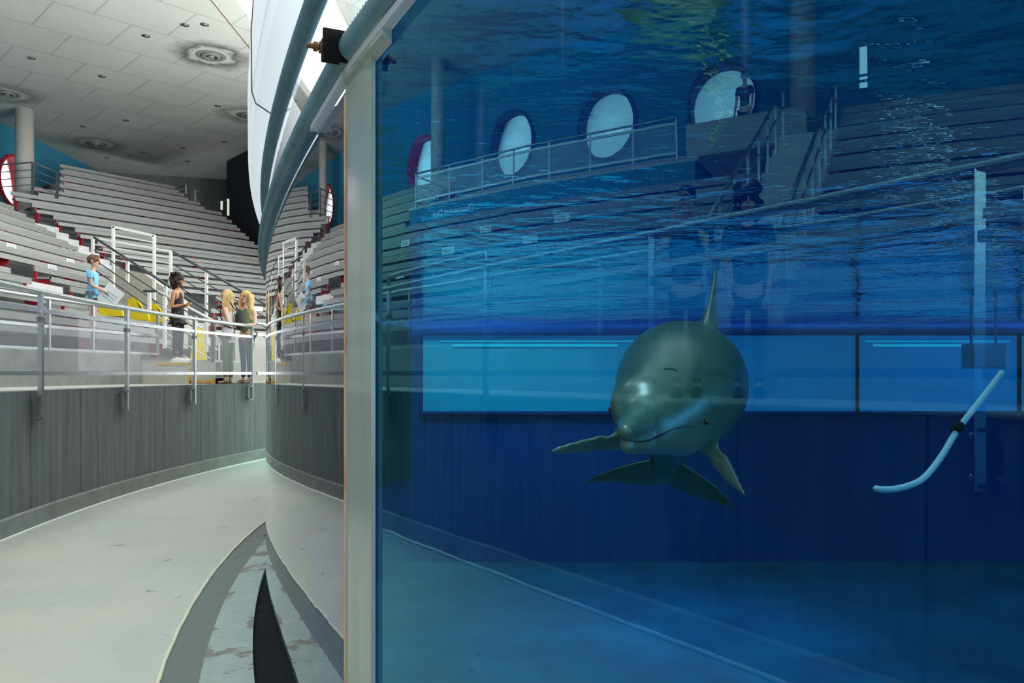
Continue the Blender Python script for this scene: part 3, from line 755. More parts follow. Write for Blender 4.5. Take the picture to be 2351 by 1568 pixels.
# ---------------------------------------------------------------- railings
def rail_posts_common(t, loc): return t
def railing(name, label, pts, ztop, posts, zfoot, mid=None, bottom=None, panels=None, mat='steel', r=.03, post_r=.022, group=None, foot_fn=None, end_h=0, panel_mat='panel', bars=()):
    """pts: 2-D polyline of the rail; ztop: number or list; posts: list of (point2d, ztop)"""
    L = Vector((*posts[0][0], zfoot)); t = thing(name, label, 'railing', L, group)
    def b(mb, n, m_, par=None):
        o = mb.build(n, m_, t); o.location = -L; return o
    zs = ztop if isinstance(ztop, (list, tuple)) else [ztop] * len(pts)
    mb = MB(); mb.tube([(p[0], p[1], z) for p, z in zip(pts, zs)], r, 10); b(mb, 'top_rail', mat)
    def flat(zo, n, hh=.045, w_=.03):
        mb = MB()
        for i in range(len(pts) - 1): mb.beam((pts[i][0], pts[i][1], zo + zs[i]), (pts[i + 1][0], pts[i + 1][1], zo + zs[i + 1]), w_, hh)
        b(mb, n, mat)
    if mid is not None: flat(mid, 'middle_rail')
    if bottom is not None: flat(bottom, 'bottom_rail')
    for q in bars:
        mb = MB(); mb.tube([(p[0], p[1], z + q) for p, z in zip(pts, zs)], r * .55, 8); b(mb, 'cross_bar', mat)
    if panels:
        a_, c_ = panels
        mb = MB(); vs = []; n_ = len(pts)
        for p, z in zip(pts, zs): vs += [(p[0], p[1], z + a_), (p[0], p[1], z + c_)]
        mb.add(vs, [(2 * i, 2 * i + 2, 2 * i + 3, 2 * i + 1) for i in range(n_ - 1)], smooth=True)
        b(mb, 'clear_panel', panel_mat)
    for p, zt in posts:
        zf = foot_fn(p) if foot_fn else zfoot
        mb = MB(); mb.beam((p[0], p[1], zf), (p[0], p[1], zt), post_r * 2, post_r * 2); b(mb, 'post', mat)
    return t, b, L
PT = [-55.4, -49.9, -44.4, -38.9, -33.4, -27.9, -22.4, -16.9, -11.4, -5.85, -.23, 5.16, 10.4, 15.9, 21.4]
def onr(a, R_=21.93): return (TC[0] - R_ * math.cos(math.radians(a)), TC[1] + R_ * math.sin(math.radians(a)))
def arc(a0, a1, R_=21.93, st_=1.0):
    n = max(2, int(abs(a1 - a0) / st_)); return [onr(a0 + (a1 - a0) * i / n, R_) for i in range(n + 1)]
def main_rail(a0, a1, zt, angs, label):
    t, b, L = railing('deck_railing', label, arc(a0, a1), zt, [(onr(a), zt) for a in angs], -.50, mid=-.20, bottom=-zt, panels=(-zt + .03, -.23), group='steel railings round the trough')
    for a in angs:
        p = Vector((*onr(a), 0)); rad = (Vector((TC[0], TC[1], 0)) - p).normalized(); tan = Vector((-rad.y, rad.x, 0))
        if tan.y > 0: tan = -tan
        mb = MB(); q = p + tan * .13
        mb.beam(q + Vector((0, 0, -.22)), q + Vector((0, 0, -.50)), .02, .05)
        for zz in (-.24, -.48): mb.beam(p + Vector((0, 0, zz)), q + Vector((0, 0, zz)), .05, .018)
        mb.build('mount_bracket', 'steel_dark', t).location = -L
        for zz in (-.27, -.45):
            for sx in (-.075, .055):
                mb = MB(); c_ = p - tan * sx + Vector((0, 0, zz)); mb.ball(c_ - rad * .04, .016, 8, 6); mb.tube([c_ - rad * .07, c_ - rad * .03], .01, 6); mb.build('bolt', 'steel', t).location = -L
        mb = MB()
        for zz in (.58, ): mb.box(p + Vector((0, 0, zz)) , (.10, .05, .05), axes=(tan, rad, Vector((0, 0, 1))))
        mb.build('panel_clip', 'steel_dark', t).location = -L
    return t
main_rail(-58, 10.4, .875, PT[:13], 'long curved steel railing with clear panels round the trough edge')
main_rail(10.9, 24, .93, PT[13:], 'slightly higher railing section beyond the last tall post by the tank')
mb = MB(); mb.tube([(*onr(-11.4), .88), (*onr(-11.4), 1.0), *[(x_, y_, 1.0) for x_, y_ in arc(-11.6, -16.7)], (*onr(-16.9), 1.0), (*onr(-16.9), .88)], .026, 10)
tag(mb.build('gate_rail', 'steel'), 'raised steel bar above the trough railing', 'rail')
# terrace railing on the kerb
def hitR(px, R_):
    v = Vector(((px - 1175.5) / F, 1.0)); c_ = Vector(TC); A2 = v.dot(v); B2 = -2 * v.dot(c_); C2 = c_.dot(c_) - R_ * R_
    s = (-B2 + -math.sqrt(B2 * B2 - 4 * A2 * C2)) / (2 * A2)
    s2 = (-B2 + math.sqrt(B2 * B2 - 4 * A2 * C2)) / (2 * A2)
    return v * s2
tang = [t_of(*hitR(px, 23.7)) for px in (362, 295, 213, 112)]
a = tang[-1]
while a > -45: a -= 4.9; tang.append(a)
railing('terrace_railing', 'second steel railing with hazy panels on the concrete kerb before the benches', arc(-48, tang[0], 23.7), 1.12, [(onr(q, 23.7), 1.12) for q in tang], .33, mid=-.42, panels=(-.75, -.44), bottom=-.76, mat='steel')
# observation deck
OX = -12.3
dk = thing('observation_deck', 'blue-fronted observation deck box standing out over the benches', 'deck', (OX, 8.75, 3.28))
mb = MB(); mb.box((-3.3, 0, .20), (6.6, 8.2, .40)); mb.build('deck_body', 'blue_wall', dk)
mb = MB(); mb.box((-3.2, 0, .43), (6.4, 8.3, .06)); mb.build('deck_floor', 'deck', dk)
tm = text_mesh('Observation Deck', .205)
o = bpy.data.objects.new('sign_lettering', tm); tm.materials.append(M['letters']); col.objects.link(o); o.parent = dk
o.rotation_euler = (0, 0, PI / 2); o.location = (.006, 1.62, .14)
py_ = [12.6, 11.25, 10.1, 9.05, 8.05, 7.0, 6.0, 5.05]
railing('observation_railing', 'steel railing with clear panels on the observation deck', [(OX - .05, y) for y in py_], 4.49, [((OX - .05, y), 4.49) for y in py_], 3.74, mid=-.10, bottom=-.62, panels=(-.6, -.12), r=.02, post_r=.016, panel_mat='panel_clear')
railing('observation_railing', 'short return railing at the end of the observation deck', [(OX - .1, 12.7), (OX - 2.6, 12.7)], 4.49, [((OX - 1.3, 12.7), 4.49), ((OX - 2.6, 12.7), 4.49)], 3.74, bars=(-.2, -.4, -.6), r=.02, post_r=.016)
# narrow-aisle handrails
for yy, lb in ((2.3, 'sloping handrail on the observation deck side of the narrow aisle'), (3.3, 'sloping handrail on the far side of the narrow aisle')):
    xs = [-7.2 - .9 * i for i in range(9)]
    railing('stair_handrail', lb, [(xs[0], yy), (xs[-1], yy)], [zk(.4) + .75, zk(.4) + .75 + 7.2 * .577], [((x_, yy), zk(.4) + .75 + (-x_ - 7.2) * .577) for x_ in xs], 0, foot_fn=lambda p: zk(.4) - .35 + (-p[0] - 7.2) * .577, bars=(-.35,), r=.03, mat='steel')
# upper walkway railing
railing('walkway_railing', 'thin railing at the corner of the upper walkway by the column', [(-18.9, 26.7), (-16.25, 27.0), (-15.6, 27.6)], [6.85, 7.15, 6.9], [((-17.6, 26.85), 6.99), ((-16.25, 27.0), 7.15), ((-15.7, 27.5), 6.95)], 5.1, bars=(-.25, -.5, -.75), mat='rail_dark', r=.028, post_r=.03)
def at(px, py, Y): return Vector(((px - 1175.5) / F * Y, Y, (857 - py) / F * Y))
def barset(name, label, cat, segs, r, mat, foot=None):
    "segs: list of (name, [points], radius, material)"
    L = Vector(segs[0][1][0]); t = thing(name, label, cat, L)
    for n_, P_, r_, m_ in segs:
        mb = MB(); mb.tube(P_, r_, 8, smooth=True) if r_ > 0 else [mb.beam(P_[i], P_[i + 1], -r_ * 2, -r_ * 2) for i in range(len(P_) - 1)]
        mb.build(n_, m_, t).location = -L
    return t
# guard rail at the head of the exit stairs
def pole(px, y0, y1, Y, r_=-.028): return ('post', [at(px, y1, Y), at(px, y0, Y)], r_, 'white_paint')
S = []
def Yg(px): return 18.0 + (px - 213) * .0010
for n_, x0, y0, x1, y1 in (('top_rail', 213, 546, 392, 577), ('cross_bar', 213, 560, 392, 592), ('cross_bar', 213, 575, 392, 605), ('cross_bar', 240, 592, 392, 620)):
    S.append((n_, [at(x0, y0, 18), at(x1, y1, 18)], -.022 if n_ == 'top_rail' else -.014, 'white_paint'))
for px, y0, y1 in ((213, 546, 628), (392, 577, 690), (260, 520, 665), (354, 540, 690)): S.append(pole(px, y0, y1, 18))
S.append(('high_frame', [at(260, 521, 18), at(354, 541, 18)], -.028, 'white_paint'))
S.append(('cross_bar', [at(260, 539, 18), at(354, 557, 18)], -.014, 'white_paint'))
barset('stair_guard', 'tall white guard rail frame at the head of the exit stairs', 'railing', S, .03, 'white_paint')
# dark sloping handrails of the stairs
for nm, lb, (xa, ya, xb, yb, Ya, Yb), posts in (
    ('stair_handrail', 'dark sloping handrail in front of the pale concrete stair wall', (216, 545, 478, 715, 17.9, 15.6), ((293, 596, 650), (380, 650, 700))),
    ('stair_handrail', 'dark sloping handrail running down along the high far block', (394, 577, 640, 716, 18.2, 17.2), ((474, 622, 800),)),):
    A1, B1 = at(xa, ya, Ya), at(xb, yb, Yb); S = [('top_rail', [A1, B1], .028, 'rail_dark')]
    for q in (.28, .50, .72): S.append(('cross_bar', [A1 - Vector((0, 0, q)), B1 - Vector((0, 0, q))], .014, 'rail_dark'))
    for px, y0, y1 in posts:
        f_ = (px - xa) / (xb - xa); Y_ = Ya + (Yb - Ya) * f_; S.append(pole(px, y0 + 2, y1, Y_))
    barset(nm, lb, 'railing', S, .03, 'rail_dark')
# pale railing of the lower flight with four sloping bars
A1, B1 = at(362, 668, 15.7), at(500, 742, 14.9); S = [('top_rail', [A1, B1], .026, 'white_paint')]
for q in (.26, .50, .74, .98): S.append(('cross_bar', [A1 - Vector((0, 0, q)), B1 - Vector((0, 0, q))], .015, 'white_paint'))
S += [pole(343, 672, 712, 15.8), ('post', [at(378, 679, 15.6), at(378, 800, 15.6)][::-1], -.028, 'white_paint'), ('post', [at(474, 728, 15.05), at(474, 808, 15.05)][::-1], -.028, 'white_paint'), ('post', [at(490, 737, 14.95), at(490, 872, 14.95)][::-1], -.035, 'steel_dark')]
S.append(('return_bar', [at(330, 668, 15.9), at(362, 668, 15.7)], .026, 'rail_dark'))
barset('landing_railing', 'pale railing with four sloping bars beside the yellow wet floor sign', 'railing', S, .03, 'white_paint')
# block end rails near the dark booth
S = [('top_rail', [at(411, 430, 31), at(432, 424, 30.5), at(455, 440, 30)], .03, 'rail_dark')] + [('post', [at(px, y0, 30.5), at(px, y1, 30.5)][::-1], -.03, 'steel') for px, y0, y1 in ((428, 425, 446), (449, 437, 462))] + [('cross_bar', [at(411, 442, 31), at(432, 436, 30.5), at(455, 452, 30)], .015, 'rail_dark')]
barset('walkway_railing', 'short railing at the top end of the high far block', 'railing', S, .03, 'steel')
S = [('top_rail', [at(505, 465, 29.5), at(526, 457, 29)], .03, 'rail_dark')] + [('post', [at(px, y0, 29), at(px, y1, 29)][::-1], -.032, 'white_paint') for px, y0, y1 in ((509, 462, 482), (524, 457, 495))]
barset('walkway_railing', 'short railing before the dark booth wall', 'railing', S, .03, 'steel')
# pale stair side wall, landing, kerb marks
mb = MB(); mb.prism([at(262, 612, 19.1), at(330, 628, 19.1), at(420, 690, 19.1), at(420, 800, 19.1), at(262, 760, 19.1)], (0, .3, 0)); struct(mb.build('wall_stair', 'beige'))
mb = MB(); mb.box((-6.15, 15.2, (.20 + DZ) / 2), (1.7, 1.9, .20 - DZ)); mb.box((-6.35, 15.9, .1), (1.5, 1.6, .3)); struct(mb.build('floor_landing', 'beige'))
mb = MB()
yl = 14.24
for c_, s_ in (((-6.05, yl, .17), (.62, .01, .04)), ((-5.76, yl, .0), (.04, .01, .35)), ((-5.55, yl, -.15), (.42, .01, .04))): mb.box(c_, s_)
mb.box((-5.32, 14.5, -.14), (.04, .6, .10))
struct(mb.build('trim_5', 'yellow_paint'))
# row number plates
SG = [(-11.43, 18.38, 2.91), (-11.51, 20.84, 2.96), (-10.54, 18.66, 2.4), (-11.0, 12.0, 2.66), (-10.2, 9.75, 2.2), (-10.9, 9.17, 2.61), (-10.17, 7.41, 2.19), (-10.92, 7.11, 2.62), (-9.46, 10.77, 1.78), (-10.37, 13.26, 2.3)]
SN = ['upper one by the aisle, higher up the slope', 'close to the white aisle steps', 'below the other plates near the aisle', 'under the end of the observation deck', 'below the lettering of the observation deck',
      'under the middle of the observation deck', 'lower one of the two under the middle of the observation deck', 'under the far half of the observation deck', 'lowest one, just above the terrace railing', 'halfway between the aisle and the observation deck']
for (X_, Y_, Z_), nm in zip(SG, SN):
    k_ = min(range(1, 11), key=lambda q: min(abs(zk(q) + .16 - Z_), abs(zk(q) - .075 - Z_)))
    up_ = abs(zk(k_) + .16 - Z_) < abs(zk(k_) - .075 - Z_)
    xx = lX(k_) - .36 + .022 if up_ else lX(k_) + .022
    zz = zk(k_) + .16 if up_ else zk(k_) - .075
    t = thing('row_plate', 'small white row plate ' + nm, 'sign', (xx, Y_, zz), 'white row plates on the benches')
    mb = MB(); mb.box((.004, 0, 0), (.008, .36, .13)); mb.build('plate', 'sign', t)
    mb = MB(); mb.box((.009, 0, .02), (.002, .26, .015)); mb.box((.009, 0, -.02), (.002, .22, .015)); mb.build('print', 'ink', t)
q = 17.8 + 1.887 * zk(4); s_ = s_at_px(q, 590); c_ = nR * (q - .025) + dR * s_
t = thing('row_plate', 'small white row plate on the high far block beside the tank edge', 'sign', (c_.x, c_.y, zk(4) - .07), 'white row plates on the benches')
mb = MB(); mb.box((0, 0, 0), (.40, .01, .15), axes=(dR, nR, Vector((0, 0, 1)))); mb.build('plate', 'sign', t)
# ================================================================= DOLPHIN
def remeshed(name, mb, mat, voxel, smooth=6, loc=None):
    o = mb.build(name, mat); 
    r = o.modifiers.new('r', 'REMESH'); r.mode = 'VOXEL'; r.voxel_size = voxel; r.use_smooth_shade = True
    s_ = o.modifiers.new('s', 'SMOOTH'); s_.factor = .5; s_.iterations = smooth
    dg = bpy.context.evaluated_depsgraph_get(); me = bpy.data.meshes.new_from_object(o.evaluated_get(dg))
    o.modifiers.clear(); o.data = me
    for p in me.polygons: p.use_smooth = True
    if not me.materials: me.materials.append(M[mat])
    if loc is not None:
        me.transform(Matrix.Translation(-Vector(loc))); o.location = loc
    return o
def dolphin_mat():
    m, nt, out = newmat('dolphin_skin'); k = N(nt); p = k.n('BsdfPrincipled')
    tc = k.n('TexCoord').outputs['Object']; x, y, z = k.sep(tc)
    n1 = k.noise(tc, 3.0, 4, .6)
    f = k.math('ADD', z, k.math('MULTIPLY', k.math('SUBTRACT', n1, .5), .10))
    f = k.math('ADD', f, k.math('MULTIPLY', k.math('MAXIMUM', k.math('ADD', y, .25), 0.0), .5)); f = k.math('ADD', f, .5)                                  # pale throat and belly below, dark cape above
    c = k.ramp(f, [(.20, (.14, .23, .20)), (.34, (.07, .16, .125)), (.50, (.022, .078, .056)), (.72, (.010, .046, .034))])
    k.l(c, p.inputs['Base Color']); p.inputs['Roughness'].default_value = .30; p.inputs['Specular IOR Level'].default_value = .6
    k.l(k.bump(k.noise(tc, 9, 3), .12, .02), p.inputs['Normal']); k.l(p.outputs[0], out.inputs[0]); return m
M['dolphin'] = dolphin_mat()
def W(x, y, d): return at(x, y, d)
SPN = [(1455, 1003, 2.66, 24), (1458, 1002, 2.70, 34), (1468, 992, 2.80, 52), (1490, 968, 2.92, 82), (1512, 942, 3.04, 108), (1532, 918, 3.20, 128), (1550, 897, 3.38, 142), (1562, 885, 3.60, 150), (1568, 888, 3.85, 146),
       (1568, 905, 4.12, 128), (1562, 935, 4.36, 104), (1550, 972, 4.56, 80), (1540, 1010, 4.72, 58), (1532, 1042, 4.86, 42), (1526, 1070, 4.96, 30), (1522, 1092, 5.05, 18)]
def cr(P, n):
    out = []
    for i in range(len(P) - 1):
        a = P[max(0, i - 1)]; b = P[i]; c = P[i + 1]; d = P[min(len(P) - 1, i + 2)]
        for j in range(n):
            t = j / n; out.append(tuple(.5 * (2 * b[q] + (c[q] - a[q]) * t + (2 * a[q] - 5 * b[q] + 4 * c[q] - d[q]) * t * t + (3 * b[q] - a[q] - 3 * c[q] + d[q]) * t ** 3) for q in range(len(b))))
    out.append(P[-1]); return out
body = MB()
S_ = cr(SPN, 4)
body.tube([W(x, y, d) for x, y, d, r in S_], [r * d / F for x, y, d, r in S_], 36)
# melon above the beak, brow bulges, upper beak, lower jaw, cheeks
body.ball(W(1484, 928, 2.99), (.145, .145, .125), 24, 16)
body.ball(W(1512, 905, 3.08), (.155, .16, .14), 24, 16)
body.ball(W(1420, 938, 3.04), (.035, .06, .035), 16, 12); body.ball(W(1612, 960, 3.12), (.05, .06, .04), 16, 12)
for P_ in ([(1437, 990, 2.50, 17), (1442, 987, 2.60, 25), (1462, 976, 2.74, 42), (1500, 960, 2.90, 60)],
           [(1441, 1024, 2.52, 17), (1447, 1023, 2.60, 21), (1490, 1016, 2.76, 28), (1540, 1006, 2.94, 40), (1570, 990, 3.12, 64)]):
    Q = cr(P_, 5); body.tube([W(x, y, d) for x, y, d, r in Q], [r * d / F for x, y, d, r in Q], 20)
    body.ball(W(*P_[0][:3]), P_[0][3] * P_[0][2] / F, 16, 10)
def fin(path, thick, nrm_hint):
    "fin from stations (leading edge, trailing edge); lens-shaped section"
    vs = []; n = 14
    for i, (a, b, th) in enumerate(path):
        a = Vector(a); b = Vector(b); c = (b - a); nr = Vector(nrm_hint); nr = (nr - c.normalized() * nr.dot(c.normalized())).normalized()
        for j in range(n):
            q = 2 * PI * j / n; u = .5 - .5 * math.cos(q); w_ = math.sin(q) * (.5 + .5 * math.cos(q * .5) ** 2 if q <= PI else .5 + .5 * math.cos((2 * PI - q) * .5) ** 2)
            vs.append(a + c * u + nr * (w_ * th))
    k_ = len(path); fs = []
    for i in range(k_ - 1):
        for j in range(n): fs.append((i * n + j, i * n + (j + 1) % n, (i + 1) * n + (j + 1) % n, (i + 1) * n + j))
    fs += [tuple(range(n)), tuple((k_ - 1) * n + j for j in range(n - 1, -1, -1))]
    body.add(vs, fs, 0, smooth=True)
def st(ax, ay, ad, bx, by, bd, th): return (W(ax, ay, ad), W(bx, by, bd), th)
# pectoral fins
fin([st(1470, 985, 3.15, 1470, 1035, 3.30, .030), st(1425, 990, 3.10, 1425, 1034, 3.22, .024), st(1370, 1003, 3.02, 1372, 1037, 3.13, .019), st(1315, 1016, 2.96, 1320, 1043, 3.04, .015), st(1280, 1026, 2.93, 1284, 1045, 2.98, .011), st(1259, 1036, 2.92, 1262, 1042, 2.93, .006)], 0, (0, .25, 1))
fin([st(1640, 985, 3.35, 1570, 1010, 3.50, .034), st(1652, 1015, 3.33, 1598, 1035, 3.46, .027), st(1668, 1045, 3.31, 1628, 1062, 3.41, .021), st(1688, 1085, 3.28, 1660, 1100, 3.36, .016), st(1705, 1120, 3.26, 1690, 1127, 3.31, .011), st(1717, 1145, 3.25, 1712, 1145, 3.26, .006)], 0, (.6, -.5, .5))
# dorsal fin, seen edge-on
fin([(W(1606, 765, 3.55), W(1640, 770, 4.35), .075), (W(1618, 735, 3.72), W(1642, 742, 4.38), .045), (W(1629, 700, 3.88), W(1641, 705, 4.40), .026), (W(1636, 660, 4.02), W(1643, 668, 4.44), .018), (W(1640, 628, 4.18), W(1644, 634, 4.48), .012), (W(1643, 610, 4.36), W(1645, 613, 4.50), .006)], 0, (1, 0, .1))
# flukes
fin([st(1535, 1046, 4.86, 1523, 1112, 5.25, .040), st(1505, 1052, 4.93, 1495, 1116, 5.28, .030), st(1460, 1062, 4.98, 1455, 1113, 5.26, .022), st(1410, 1075, 5.05, 1410, 1108, 5.22, .016), st(1370, 1090, 5.12, 1372, 1108, 5.20, .011), st(1337, 1108, 5.2, 1338, 1111, 5.21, .006)], 0, (0, -.5, 1))
fin([st(1520, 1046, 4.86, 1522, 1112, 5.25, .040), st(1555, 1054, 4.92, 1550, 1124, 5.28, .030), st(1600, 1084, 4.98, 1590, 1140, 5.26, .022), st(1640, 1112, 5.05, 1630, 1152, 5.22, .016), st(1672, 1142, 5.12, 1662, 1162, 5.20, .011), st(1691, 1168, 5.2, 1687, 1169, 5.21, .006)], 0, (0, -.5, 1))
dc = W(1560, 890, 3.5)
dol = remeshed('dolphin', body, 'dolphin', .010, 5, dc)
bm = bmesh.new(); bm.from_mesh(dol.data); cs = [(W(x, y, d) - dc, r * d / F) for x, y, d, r in S_[3:-12]]
def near_body(v):
    for c_, r_ in cs:
        if (v.co - c_).length < r_ * 1.22 + .01: return True
    return False
sel = [v for v in bm.verts if near_body(v) and v.co.y > -.78]
for _ in range(70): bmesh.ops.smooth_vert(bm, verts=sel, factor=.5, use_axis_x=True, use_axis_y=True, use_axis_z=True)
bm.to_mesh(dol.data); bm.free()
tag(dol, 'grey dolphin swimming head-on towards the curved glass, fins spread', 'dolphin')
def on(o, mb, n, m_): c_ = mb.build(n, m_); c_.location = -Vector(o.location); c_.parent = o; return c_
for ex, ey, ed in ((1404, 940, 2.99), (1622, 968, 2.985)):
    mb = MB(); mb.ball(W(ex, ey, ed), .013, 14, 10); on(dol, mb, 'eye', 'eye')
def surf_line(pts, r, o, name, m_, push=.004):
    "a thin line laid on the skin, found by casting from the eye point"
    bm = bmesh.new(); bm.from_mesh(o.data); from mathutils.bvhtree import BVHTree; tree = BVHTree.FromBMesh(bm); L = Vector(o.location); out = []
    for x, y in pts:
        dr = W(x, y, 1.0).normalized(); h = tree.ray_cast(-L, dr)
        if h[0] is not None: out.append(h[0] + L - dr * push * .2)
    bm.free()
    if len(out) > 2:
        mb = MB(); mb.tube(out, r, 6); on(o, mb, name, m_)
ml = [(1416, 1006), (1430, 1008), (1450, 1012), (1470, 1014), (1492, 1010), (1515, 1000), (1540, 988), (1565, 980), (1588, 979)]
surf_line([q[:2] for q in cr([(x, y, 0) for x, y in ml], 4)], .0035, dol, 'mouth_line', 'eye')
surf_line([q[:2] for q in cr([(x, y, 0) for x, y in [(1524, 848), (1535, 846), (1548, 848), (1556, 852)]], 4)], .0035, dol, 'blowhole', 'eye')

# ================================================================= things in the pool
P_ = [W(2300, 855, 12.5), W(2262, 905, 12.2), W(2200, 985, 11.8), W(2160, 1050, 11.5), W(2120, 1098, 11.2), W(2080, 1117, 11.0), W(2040, 1124, 10.8), W(2010, 1122, 10.7)]
mb = MB(); mb.tube([Vector(q) for q in cr([tuple(p) for p in P_], 5)], .045, 10)
t_ = mb.build('pool_hose', 'sign'); tag(t_, 'pale hose hanging down from a box into the dark deep end of the pool', 'hose')
mb = MB(); mb.tube([W(2192, 990, 11.75), W(2204, 976, 11.85)], .07, 12); mb.build('coupling', 'black', t_)
mb = MB(); c_ = W(2258, 818, 13.0); mb.box((c_.x, c_.y, c_.z), (.58, .25, .40)); mb.box((c_.x, c_.y - .14, c_.z), (.50, .03, .32)); mb.tube([(c_.x - .2, c_.y, c_.z + .2), (c_.x - .2, c_.y, WZ + .3)], .02, 8); mb.tube([(c_.x + .2, c_.y, c_.z + .2), (c_.x + .2, c_.y, WZ + .3)], .02, 8)
M['box_blue'] = simple('skimmer_blue', (.05, .25, .55), .5)
tag(mb.build('skimmer_box', 'box_blue'), 'pale blue submerged box above the hanging hose at the deep end', 'box')

# ================================================================= PEOPLE
def skin_mesh(name, nodes, edges, mat, parent, sub=2, root=0):
    "nodes: (x, y, z, rx, ry)"
    me = bpy.data.meshes.new(name); me.from_pydata([n[:3] for n in nodes], edges, []); me.materials.append(M[mat])
    o = bpy.data.objects.new(name, me); col.objects.link(o); o.parent = parent
    s_ = o.modifiers.new('Skin', 'SKIN'); s_.use_smooth_shade = True
    for i, n in enumerate(nodes):
        v = me.skin_vertices[0].data[i]; v.radius = (n[3], n[4] if len(n) > 4 else n[3]); v.use_root = (i == root)
    m2 = o.modifiers.new('Sub', 'SUBSURF'); m2.levels = sub; m2.render_levels = sub
    return o
def person(label, loc, rz, H, look, sc_=1.0):
    """loc: feet; rz: heading (0 looks along +X). look: dict of clothes, hair and pose. Local frame: x forward, y to the person's left."""
    t = thing('person', label, 'person', loc, None, rz)
    g = look.get
    hs = H / 7.4 if H > 1.5 else H / 6.3               # head size
    top = H; chin = H - hs; sh = chin - hs * .38; hip = H * .50; knee = H * .275; wst = hip + (sh - hip) * .36
    sw = H * .098 * g('broad', 1.0); hw = H * .052
    lean = g('lean', 0.0)
    N_ = []; E_ = []
    def nd(x, y, z, r, r2=None): N_.append((x, y, z, r, r2 or r)); return len(N_) - 1
    def ed(a, b): E_.append((a, b))
    k_ = H / 1.7
    pel = nd(0, 0, hip + .02, .092 * k_, .125 * k_); w1 = nd(lean * .3, 0, wst, .078 * k_, .105 * k_); ch = nd(lean * .7, 0, sh - .12 * k_, .092 * k_, .118 * k_)
    nb = nd(lean, 0, sh + .015 * k_, .050 * k_, .06 * k_); nk = nd(lean + .012, 0, chin - .005, .040 * k_)
    hx = lean + .025 * k_; 
    h1 = nd(hx + .012, 0, chin + hs * .18, hs * .27, hs * .26); h2 = nd(hx, 0, chin + hs * .52, hs * .43, hs * .35); h3 = nd(hx - .008, 0, chin + hs * .80, hs * .36, hs * .31)
    for a, b in ((pel, w1), (w1, ch), (ch, nb), (nb, nk), (nk, h1), (h1, h2), (h2, h3)): ed(a, b)
    arms = g('arms'); legs = g('legs', ((0, 0), (0, 0)))
    feet = []; hands = []
    for sgn, (fx, bx) in zip((1, -1), legs):
        a = nd(fx * .15, sgn * hw * 1.05, hip - .07 * k_, .072 * k_, .075 * k_); kn = nd(fx * .6 + bx, sgn * hw, knee, .048 * k_); cf = nd(fx * .8 + bx * .4 - .012, sgn * hw, knee * .68, .046 * k_)
        an = nd(fx, sgn * hw, .075, .031 * k_); hl = nd(fx + .01, sgn * hw, .035, .03 * k_, .03 * k_); to = nd(fx + .14 * k_, sgn * (hw + .01), .022, .022 * k_, .034 * k_)
        for q, r in ((pel, a), (a, kn), (kn, cf), (cf, an), (an, hl), (hl, to)): ed(q, r)
        feet.append((fx, sgn * hw))
    el_ = []
    for sgn, (elb, wri) in zip((1, -1), arms):
        s0 = nd(lean * .9, sgn * sw, sh - .03 * k_, .044 * k_); e0 = nd(lean + elb[0], sgn * (sw + elb[1]), elb[2] * H, .034 * k_); f0 = nd(lean + (elb[0] * .5 + wri[0] * .5), sgn * (sw + (elb[1] + wri[1]) * .5), (elb[2] + wri[2]) / 2 * H, .031 * k_)
        w0 = nd(lean + wri[0], sgn * (sw + wri[1]), wri[2] * H, .021 * k_, .025 * k_)
        dr = (Vector(N_[w0][:3]) - Vector(N_[e0][:3])).normalized(); side = Vector((0, 0, 1)).cross(dr)
        side = side.normalized() if side.length > .1 else Vector((1, 0, 0)); nrm = dr.cross(side)
        pm = Vector(N_[w0][:3]) + dr * .055 * k_; p0 = nd(*pm, .030 * k_, .015 * k_)
        for q, r in ((ch, s0), (s0, e0), (e0, f0), (f0, w0), (w0, p0)): ed(q, r)
        for f_, (of, ln) in enumerate(((-.030, .075), (-.010, .085), (.010, .080), (.029, .064))):
            b_ = pm + dr * .035 * k_ + side * of * k_; m_ = b_ + (dr * .5 - nrm * .12) * ln * k_; e_ = m_ + (dr * .25 - nrm * .40) * ln * k_
            i1 = nd(*b_, .0095 * k_); i2 = nd(*m_, .0085 * k_); i3 = nd(*e_, .007 * k_); ed(p0, i1); ed(i1, i2); ed(i2, i3)
        tb = Vector(N_[w0][:3]) + dr * .035 * k_ + side * .028 * k_ * sgn; tm_ = tb + (dr * .5 + side * sgn * .7) * .035 * k_; te = tm_ + dr * .032 * k_
        i1 = nd(*tb, .011 * k_); i2 = nd(*tm_, .010 * k_); i3 = nd(*te, .008 * k_); ed(w0, i1); ed(i1, i2); ed(i2, i3)
        el_.append((s0, e0, f0, w0)); hands.append(pm + dr * .05 * k_)
    bo_ = skin_mesh('body', N_, E_, g('skin', 'skin'), t, 2, pel)
    # face: nose, brows, eyes, mouth, ears
    mb = MB(); fx = hx + hs * .40
    mb.ball((fx + hs * .06, 0, chin + hs * .42), (hs * .09, hs * .055, hs * .085), 10, 8); mb.ball((fx + hs * .02, 0, chin + hs * .50), (hs * .06, hs * .035, hs * .10), 10, 8)
    for s in (1, -1): mb.ball((hx - hs * .02, s * hs * .37, chin + hs * .45), (hs * .09, hs * .04, hs * .12), 10, 8)
    mb.ball((hx + hs * .24, 0, chin + hs * .10), (hs * .13, hs * .14, hs * .10), 12, 8)
    mb.build('face_relief', g('skin', 'skin'), t)
    for s in (1, -1):
        mb = MB(); mb.ball((fx - hs * .03, s * hs * .155, chin + hs * .53), (hs * .04, hs * .055, hs * .035), 8, 6); mb.build('eye', 'eye', t)
        mb = MB(); mb.ball((fx - hs * .01, s * hs * .16, chin + hs * .62), (hs * .03, hs * .085, hs * .018), 8, 6); mb.build('eyebrow', g('hair', 'hair_dark'), t)
